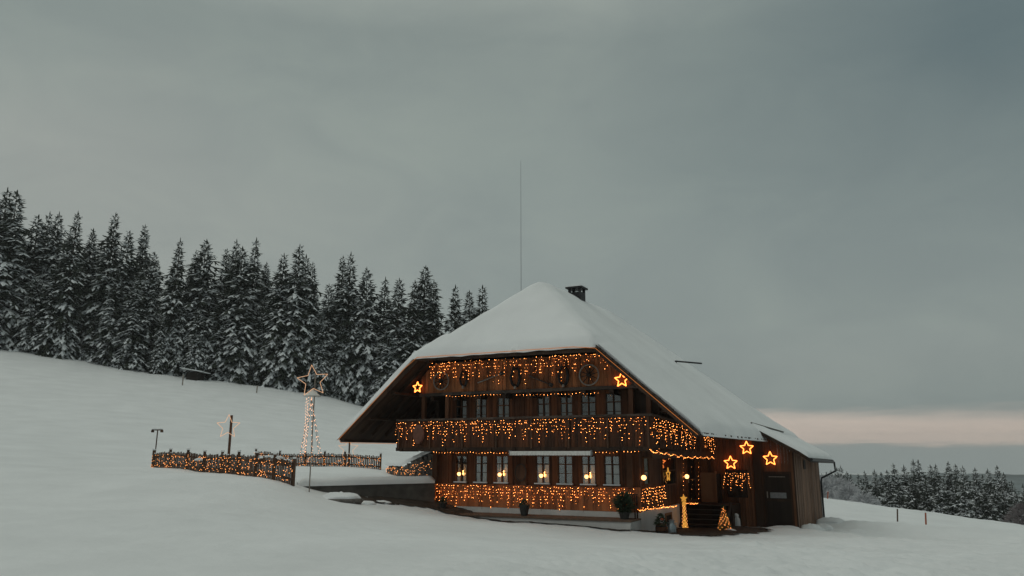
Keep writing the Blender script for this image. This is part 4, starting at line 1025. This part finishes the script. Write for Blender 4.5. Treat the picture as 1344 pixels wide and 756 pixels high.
# ---------------------------------------------------------------- trees
def spindle(mb, p, d, L, w, h, snow, rnd):
    """one drooping spray: a low six-sided bough, snow on the upper faces"""
    d = d.normalized(); s = d.cross(Vector((0,0,1)))
    if s.length < 1e-3: s = Vector((1,0,0))
    s = s.normalized(); up = s.cross(d).normalized()
    if up.z < 0: up = -up
    a, e = p, p + d*L
    c1 = p + d*L*.35; c2 = p + d*L*.72
    j = lambda k: rnd.uniform(1-k, 1+k)
    r1 = [c1 + s*w*j(.3), c1 + up*h*.8*j(.3), c1 - s*w*j(.3), c1 - up*h*.7]
    r2 = [c2 + s*w*.7*j(.4), c2 + up*h*.55*j(.3), c2 - s*w*.7*j(.4), c2 - up*h*.55]
    b = len(mb.v); mb.v += [tuple(q) for q in [a] + r1 + r2 + [e]]
    fs = [(0,1,2),(0,2,3),(0,3,4),(0,4,1),(1,5,6,2),(2,6,7,3),(3,7,8,4),(4,8,5,1),(9,6,5),(9,7,6),(9,8,7),(9,5,8)]
    topf = {0,1,4,5,8,9} if rnd.random() < .55 else {0,1,4,5,6,7,8,9,2}
    for i, f in enumerate(fs):
        mb.f.append(tuple(b+k for k in f)); mb.m.append(1 if (snow and i in topf) else 0)
def spruce_mesh(seed, H=27.0, R0=3.6, snowy=.5, base=.035, fine=1.0):
    rnd = random.Random(seed); mb = MB(); z = H*base
    while z < H*.968:
        t = z/H; Rr = R0*((1-t)**.66)*(1+.10*math.sin(z*1.1+seed)+.06*math.sin(z*2.9+seed*2))+.10
        nb = max(5, int(5 + 7*(1-t))); a0 = rnd.uniform(0, 6.28)
        for k in range(nb):
            a = a0 + 2*math.pi*k/nb + rnd.uniform(-.3, .3); L = Rr*rnd.uniform(.52, 1.2); zz = z + rnd.uniform(-.45, .45)
            sl0 = .95*t*t - .25 + rnd.uniform(-.1, .1); droop = (1.35 - .75*t)*rnd.uniform(.75, 1.25)
            out = Vector((math.cos(a), math.sin(a), 0)); side = Vector((-math.sin(a), math.cos(a), 0))
            sn0 = rnd.random() < snowy*(1.45-.25*t)
            ns = max(1, round(L/fine)); 
            for i in range(ns):
                s0 = (i+.25)/ns*L; q = s0/max(Rr, .8)
                p = out*s0 + Vector((0,0,zz + sl0*s0 - droop*.32*s0*q)); dd = out + Vector((0,0, sl0 - droop*.9*q - .1))
                ln = fine*(1.6 if t < .75 else 1.6-2.6*(t-.75))*rnd.uniform(.75, 1.25)*min(1, .35+Rr/2.4)
                spindle(mb, p, dd, ln, .15*ln+.04, .085*ln+.03, sn0 and rnd.random() < .85, rnd)
                for sg in (-1, 1):
                    if rnd.random() < .85:
                        d2 = out*.6 + side*sg*rnd.uniform(.5, .95) + Vector((0,0,-.6*droop-rnd.uniform(.05,.35)))
                        spindle(mb, p + dd.normalized()*ln*.2, d2, ln*rnd.uniform(.55,.85), .10*ln+.03, .06*ln+.02, sn0 and rnd.random() < .7, rnd)
                    if rnd.random() < .5:          # bare dark twigs hanging under the bough
                        spindle(mb, p + dd.normalized()*ln*.3, side*sg*.5 + out*.2 + Vector((0,0,-.9)), ln*.55, .07*ln, .05*ln, False, rnd)
        z += fine**.7*(.80 - .42*t)*rnd.uniform(.85, 1.15)*(H/27)
    spindle(mb, Vector((0,0,H*.955)), Vector((.02,0,1)), H*.045, .13, .13, False, rnd)
    me = bpy.data.meshes.new('spruce_crown'); me.from_pydata(mb.v, [], mb.f); me.materials.append(M['needle']); me.materials.append(M['treesnow']); me.polygons.foreach_set('material_index', mb.m); me.update()
    tk = MB(); tk.tube([(0,0,-1), (.05,0,H*.3), (0,.05,H*.7), (0,0,H*.97)], .32, 7, r2=.03)
    tm = bpy.data.meshes.new('spruce_trunk'); tm.from_pydata(tk.v, [], tk.f); tm.materials.append(M['bark'])
    return me, tm
SPR = [spruce_mesh(i, 27, r, s) for i, (r, s) in enumerate([(3.9,.56),(3.3,.48),(4.5,.60),(3.6,.44),(4.2,.54),(3.1,.46)])]
SPF = [spruce_mesh(20+i, 27, q, s_, .035, .72) for i, (q, s_) in enumerate([(4.0,.42),(3.6,.36),(4.3,.46)])]
def spruce(px, py, Y, label, group, wide=1.0, minh=6):
    tip = at(px, py, Y); g = float(ground_np([tip.x], [tip.y])[0]) - .3; h = max(minh, tip.z - g)
    me, tm = SPR[random.randrange(6)] if px < 700 else SPF[random.randrange(3)]; k = h/27
    o = thing('spruce_tree', label, 'spruce tree', (tip.x, tip.y, g), random.uniform(0, 6.28), group)
    o.scale = (k*wide, k*wide*random.uniform(.9, 1.1), k); o.rotation_euler.x = random.uniform(-.02, .02); o.rotation_euler.y = random.uniform(-.02, .02)
    link(bpy.data.objects.new('crown', me), o); link(bpy.data.objects.new('trunk', tm), o)
ORD = ['first','second','third','fourth','fifth','sixth','seventh','eighth','ninth','tenth','eleventh','twelfth','thirteenth','fourteenth','fifteenth','sixteenth','seventeenth','eighteenth','nineteenth','twentieth']
def ordn(i):
    i += 1
    if i <= 20: return ORD[i-1]
    t = {2:'twenty',3:'thirty',4:'forty'}[i//10]
    return (t + '-' + ORD[i % 10 - 1]) if i % 10 else {30:'thirtieth',40:'fortieth'}[i]
LT = [(2,257),(14,246),(25,248),(52,280),(64,276),(80,276),(104,277),(123,298),(150,278),(169,301),(193,293),(205,330),(235,310),(259,328),(268,312),(301,326),(313,313),(321,322),(334,310),(353,343),(370,331),(391,320),(402,333),(413,343),
      (431,372),(451,335),(459,330),(485,350),(504,362),(523,363),(543,366),(556,347),(570,366),(600,372),(617,380),(632,372)]
special = {1: 'tallest snowy spruce near the left end of the hillside forest', 14: 'slender pointed snowy spruce standing above the dark hut', 26: 'tall broad spruce between the string-light tree and the roof', 31: 'full snowy spruce just above the left roof corner', 35: 'rightmost forest spruce peeking over the roof snow'}
for i, (x, y) in enumerate(LT):
    Y = 132 + 14*x/640 + random.uniform(-2, 5) + (4 if i % 3 == 1 else 0)
    spruce(x, y, Y, special.get(i, 'snow-laden spruce, %s treetop from the left on the hillside' % ordn(i)), 'spruces in the hillside forest', random.uniform(.88, 1.3))
rr = random.Random(3)
crest = lambda x: 458 + .16*x if x < 474 else 534 + (x-474)*.155
for i, x in enumerate(list(range(-34, 640, 27))):                 # lower trees filling the row, front and back
    x += rr.uniform(-5, 5); base = crest(max(x, 0)); hpx = rr.uniform(.40, .70)*(205 - .07*x)
    spruce(x, base-hpx, 129 + .022*x + rr.uniform(-1, 3), 'lower snow-laden spruce in the front row of the hillside forest', 'lower spruces filling the hillside forest', rr.uniform(1.1, 1.35))
for i, x in enumerate(list(range(-40, 640, 19))):
    x += rr.uniform(-6, 6); base = crest(max(x, 0)); hpx = rr.uniform(.72, .88)*(205 - .07*x)
    spruce(x, base-hpx, 146 + .022*x + rr.uniform(0, 12), 'dark spruce half hidden behind the front forest row', 'half hidden spruces of the hillside forest', rr.uniform(.95, 1.15))
RT = [(1084,619),(1090,616),(1097,613),(1118,622),(1104,610),(1111,618),(1125,621),(1137,617),(1145,615),(1159,619),(1163.5,616),(1175.7,607),(1186,609),(1195.5,601.5),(1207.7,602.5),(1219.5,609),(1230,608),(1241.7,604.5),(1254,608),(1264,610),(1277.5,613),(1289,622),(1298,614),(1308,610),(1316,619),(1329.5,630),(1342,634)]
for i, (x, y) in enumerate(RT):
    spruce(x, y, rr.uniform(158, 182), 'dark snow-dusted spruce, %s treetop from the barn in the right wood' % ordn(i), 'spruces in the wood right of the barn', rr.uniform(1.0, 1.25))
for i, x in enumerate(range(1122, 1350, 14)):
    spruce(x + rr.uniform(-4, 4), rr.uniform(624, 642) + (8 if x > 1320 else 0), rr.uniform(138, 154), 'lower snowy spruce along the front edge of the right wood', 'lower spruces of the right wood', rr.uniform(1.1, 1.4))

# frosted bare trees / bushes
def frost_mesh(seed, mat, H=8, W=3.2, dens=900):
    rnd = random.Random(seed); mb = MB()
    for i in range(dens):
        a = rnd.uniform(0, 6.28); t = rnd.random(); r = W*math.sqrt(rnd.random())*math.sin(math.pi*min(.98, .15+t*.85))**.6
        p = Vector((r*math.cos(a), r*math.sin(a), H*(.08+.9*t))); d = Vector((math.cos(a)*.6+rnd.uniform(-.4,.4), math.sin(a)*.6+rnd.uniform(-.4,.4), rnd.uniform(0, 1))).normalized()
        L = rnd.uniform(.5, 1.1)*H/8; s = d.cross(Vector((rnd.uniform(-1,1), rnd.uniform(-1,1), .3))).normalized()*.07*H/8
        mb.add([p-s, p+s, p+d*L, p+d*L*.4+Vector((0,0,.1))], [(0,1,2), (0,2,3), (1,3,2), (0,3,1)])
    c = bpy.data.meshes.new('frost_crown'); c.from_pydata(mb.v, [], mb.f); c.materials.append(mat)
    mb = MB(); mb.tube([(0,0,-.5), (0,0,H*.6)], .16, 6, r2=.05)
    for k in range(7):
        a = k*.9; mb.tube([(0,0,H*(.15+.06*k)), (W*.6*math.cos(a), W*.6*math.sin(a), H*(.4+.07*k))], .07, 4, r2=.02)
    t = bpy.data.meshes.new('frost_trunk'); t.from_pydata(mb.v, [], mb.f); t.materials.append(M['bark'])
    return c, t
FM = [frost_mesh(i, M['frost'], 8, 3.0, 1500) for i in range(3)]; FBr = frost_mesh(9, M['brownbush'], 8, 4.2, 1800)
for (x, y, Y, H, lab, src, w) in ((1086,630,120,0,'pale frosted bare tree right behind the barn gutter',0,1.0),(1096,633,116,0,'pale frosted bare tree beside the barn downpipe',1,1.1),(1108,636,122,0,'pale frosted bare tree left of the right wood',2,1.0),
                       (1112,642,105,0,'low white frosted bush before the right wood',0,1.2),(1081,634,112,0,'frosted tree half behind the barn corner',2,1),(1133,651,100,0,'small frosted bush at the snowfield edge',1,1.4),(1346,664,96,0,'brownish frosted bush at the right edge of the wood',3,1.1)):
    tip = at(x, y, Y); g = float(ground_np([tip.x], [tip.y])[0]) - .3; h = max(1.5, tip.z-g); c, t = (FM+[FBr])[src]; k = h/7.8
    o = thing('frosted_tree' if h > 4.5 else 'frosted_bush', lab, 'frosted tree' if h > 4.5 else 'frosted bush', (tip.x, tip.y, g), rr.uniform(0, 6), 'frosted bare trees and bushes'); o.scale = (k*w*.8, k*w*.8, k)
    link(bpy.data.objects.new('crown', c), o); link(bpy.data.objects.new('trunk', t), o)

# ---------------------------------------------------------------- far hills
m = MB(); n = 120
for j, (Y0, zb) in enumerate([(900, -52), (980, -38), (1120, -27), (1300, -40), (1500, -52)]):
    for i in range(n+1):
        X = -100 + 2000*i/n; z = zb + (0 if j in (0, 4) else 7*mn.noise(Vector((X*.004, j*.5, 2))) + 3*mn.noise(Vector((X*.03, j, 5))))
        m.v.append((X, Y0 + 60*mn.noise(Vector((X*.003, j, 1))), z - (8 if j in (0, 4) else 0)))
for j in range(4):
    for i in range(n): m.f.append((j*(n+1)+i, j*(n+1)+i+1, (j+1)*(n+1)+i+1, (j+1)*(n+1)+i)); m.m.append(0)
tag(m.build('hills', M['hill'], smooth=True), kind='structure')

# ---------------------------------------------------------------- haze
hb = MB(); hb.box(-2450, 2450, -2450, 2450, -75, 60)
hm = bpy.data.materials.new('haze_air'); hm.use_nodes = True; hn = hm.node_tree; hn.nodes.clear()
pv = N(hn, 'ShaderNodeVolumePrincipled'); pv.inputs['Color'].default_value = (.96, .99, .99, 1); pv.inputs['Density'].default_value = HAZE
ho = N(hn, 'ShaderNodeOutputMaterial'); hn.links.new(pv.outputs[0], ho.inputs['Volume'])
tag(hb.build('haze', hm), kind='stuff')

# ---------------------------------------------------------------- sky and light
w = bpy.data.worlds.new('World'); scene.world = w; w.use_nodes = True; nt = w.node_tree; nt.nodes.clear()
out = N(nt, 'ShaderNodeOutputWorld'); bg = N(nt, 'ShaderNodeBackground'); nt.links.new(bg.outputs[0], out.inputs[0])
SUN_EL, SUN_AZ = R(34), R(248)           # azimuth measured clockwise from +Y
sky = N(nt, 'ShaderNodeTexSky'); sky.sky_type = 'NISHITA'; sky.sun_disc = False; sky.sun_elevation = SUN_EL; sky.sun_rotation = SUN_AZ; sky.air_density = 1.5; sky.dust_density = 3
tc = N(nt, 'ShaderNodeTexCoord'); sp = N(nt, 'ShaderNodeSeparateXYZ'); nt.links.new(tc.outputs['Generated'], sp.inputs[0])
def mth(op, a, b=None, c=None):
    n = N(nt, 'ShaderNodeMath', operation=op)
    for i, q in enumerate((a, b, c)):
        if q is None: continue
        if hasattr(q, 'is_linked'): nt.links.new(q, n.inputs[i])
        else: n.inputs[i].default_value = q
    return n.outputs[0]
def mixc(f, a, b):
    n = N(nt, 'ShaderNodeMix'); n.data_type = 'RGBA'
    for s, q in ((0, f), (6, a), (7, b)):
        if hasattr(q, 'is_linked'): nt.links.new(q, n.inputs[s])
        else: n.inputs[s].default_value = q if not isinstance(q, tuple) else (*q, 1)
    return n.outputs[2]
mp = N(nt, 'ShaderNodeMapping'); mp.inputs['Scale'].default_value = (1.3, 1.3, 2.6); mp.inputs['Rotation'].default_value = (.0, .10, 0); nt.links.new(tc.outputs['Generated'], mp.inputs[0])
n1 = N(nt, 'ShaderNodeTexNoise', Scale=1.6, Detail=7, Roughness=.5, Distortion=.5); nt.links.new(mp.outputs[0], n1.inputs['Vector'])
mp2 = N(nt, 'ShaderNodeMapping'); mp2.inputs['Scale'].default_value = (2.2, 2.2, 26); mp2.inputs['Rotation'].default_value = (0, .035, 0); nt.links.new(tc.outputs['Generated'], mp2.inputs[0])
n2 = N(nt, 'ShaderNodeTexNoise', Scale=1.5, Detail=6, Roughness=.55); nt.links.new(mp2.outputs[0], n2.inputs['Vector'])
# cloud deck colour by height
zz = mth('MULTIPLY_ADD', sp.outputs['Z'], 1.0, mth('MULTIPLY', mth('SUBTRACT', n1.outputs[0], .5), .10))
zt = mth('ADD', sp.outputs['Z'], mth('MULTIPLY', sp.outputs['X'], .03))
base = ramp(nt, zz, [(0, (.245,.292,.285)), (.10, (.262,.300,.288)), (.24, (.258,.298,.286)), (.36, (.252,.294,.280)), (.50, (.245,.285,.270)), (.75, (.53,.555,.50)), (1, (.64,.665,.60))])  # zenith stops lie out of view, brightened to light the snow
cl = ramp(nt, n1.outputs[0], [(.30, (.90,.91,.92)), (.50, (1,1,1)), (.70, (1.09,1.08,1.06))])
mul = N(nt, 'ShaderNodeMix'); mul.data_type = 'RGBA'; mul.blend_type = 'MULTIPLY'; mul.inputs[0].default_value = 1; nt.links.new(base, mul.inputs[6]); nt.links.new(cl, mul.inputs[7])
col = mul.outputs[2]
# brighter cloud on the left, heavier blue-grey cloud high on the right
def band3(v, a, b, c, d): return ramp(nt, v, [(a, (0,0,0)), (b, (1,1,1)), (c, (1,1,1)), (d, (0,0,0))])
zw = mth('ADD', sp.outputs['Z'], mth('MULTIPLY', mth('SUBTRACT', n1.outputs[0], .5), .22))
lx = ramp(nt, mth('MULTIPLY', sp.outputs['X'], -1.0), [(.02, (0,0,0)), (.50, (1,1,1))])
col = mixc(mth('MULTIPLY', mth('MULTIPLY', lx, band3(zw, .04, .14, .33, .47)), .85), col, (.325, .350, .328))
rx = ramp(nt, mth('ADD', sp.outputs['X'], mth('MULTIPLY', mth('SUBTRACT', n1.outputs[0], .5), .3)), [(.08, (0,0,0)), (.52, (1,1,1))])
col = mixc(mth('MULTIPLY', mth('MULTIPLY', rx, band3(zw, .12, .44, .60, .80)), .95), col, (.118, .162, .172))
# pale peach break between cloud deck and horizon bank, to the right
n3 = N(nt, 'ShaderNodeTexNoise', Scale=9, Detail=7, Roughness=.6); nt.links.new(mp2.outputs[0], n3.inputs['Vector'])
zb = mth('ADD', mth('ADD', zt, mth('MULTIPLY', mth('SUBTRACT', n2.outputs[0], .5), .040)), mth('MULTIPLY', mth('SUBTRACT', n3.outputs[0], .5), .012))
band = ramp(nt, zb, [(.024, (0,0,0)), (.032, (1,1,1)), (.046, (1,1,1)), (.070, (0,0,0))])
bx = mth('MULTIPLY', ramp(nt, sp.outputs['X'], [(.16, (0,0,0)), (.30, (1,1,1))]), ramp(nt, n2.outputs[0], [(.25, (.65,.65,.65)), (.6, (1,1,1))]))
col = mixc(mth('MULTIPLY', mth('MULTIPLY', band, bx), .9), col, (.74, .60, .51))
hz = ramp(nt, zb, [(.0, (1,1,1)), (.024, (1,1,1)), (.032, (0,0,0))])
col = mixc(mth('MULTIPLY', hz, .8), col, (.315, .360, .350))
n4 = N(nt, 'ShaderNodeTexNoise', Scale=4.2, Detail=8, Roughness=.58, Distortion=.8); nt.links.new(mp.outputs[0], n4.inputs['Vector'])
mot = N(nt, 'ShaderNodeMix'); mot.data_type = 'RGBA'; mot.blend_type = 'MULTIPLY'; mot.inputs[0].default_value = 1
nt.links.new(col, mot.inputs[6]); nt.links.new(ramp(nt, n4.outputs[0], [(.28, (.94,.945,.955)), (.5, (1,1,1)), (.70, (1.06,1.055,1.04))]), mot.inputs[7]); col = mot.outputs[2]
bk = mth('MULTIPLY', ramp(nt, mth('MULTIPLY', sp.outputs['Y'], -1.0), [(.0, (0,0,0)), (.35, (1,1,1))]), ramp(nt, sp.outputs['Z'], [(.35, (1,1,1)), (.7, (0,0,0))]))
col = mixc(mth('MULTIPLY', bk, .9), col, (.105, .120, .122))  # unseen low sky behind the camera, darkened to dim the front walls
skc = N(nt, 'ShaderNodeMix'); skc.data_type = 'RGBA'; skc.blend_type = 'ADD'; skc.inputs[0].default_value = .002; nt.links.new(col, skc.inputs[6]); nt.links.new(sky.outputs[0], skc.inputs[7])
nt.links.new(skc.outputs[2], bg.inputs[0]); bg.inputs[1].default_value = 1.0
sl = bpy.data.lights.new('sun', 'SUN'); sl.energy = .28; sl.angle = R(28); sl.color = (1, .98, .95)
so = link(bpy.data.objects.new('sun', sl)); d = Vector((math.sin(SUN_AZ)*math.cos(SUN_EL), math.cos(SUN_AZ)*math.cos(SUN_EL), math.sin(SUN_EL)))
so.rotation_euler = (-d).to_track_quat('-Z', 'Y').to_euler()

cam = bpy.data.cameras.new('camera'); co = link(bpy.data.objects.new('camera', cam)); co.location = (0, 0, EYE); co.rotation_euler = (math.pi/2 + PITCH, 0, 0)
cam.sensor_width = 36; cam.lens = F/1344*36; cam.clip_start = .1; cam.clip_end = 6000; scene.camera = co
scene.view_settings.view_transform = 'Standard'; scene.view_settings.look = 'None'; scene.view_settings.exposure = 0; scene.view_settings.gamma = 1
scene.render.engine = 'CYCLES'; c = scene.cycles; c.use_denoising = True; c.use_light_tree = True; c.max_bounces = 6; c.diffuse_bounces = 3; c.sample_clamp_indirect = 4
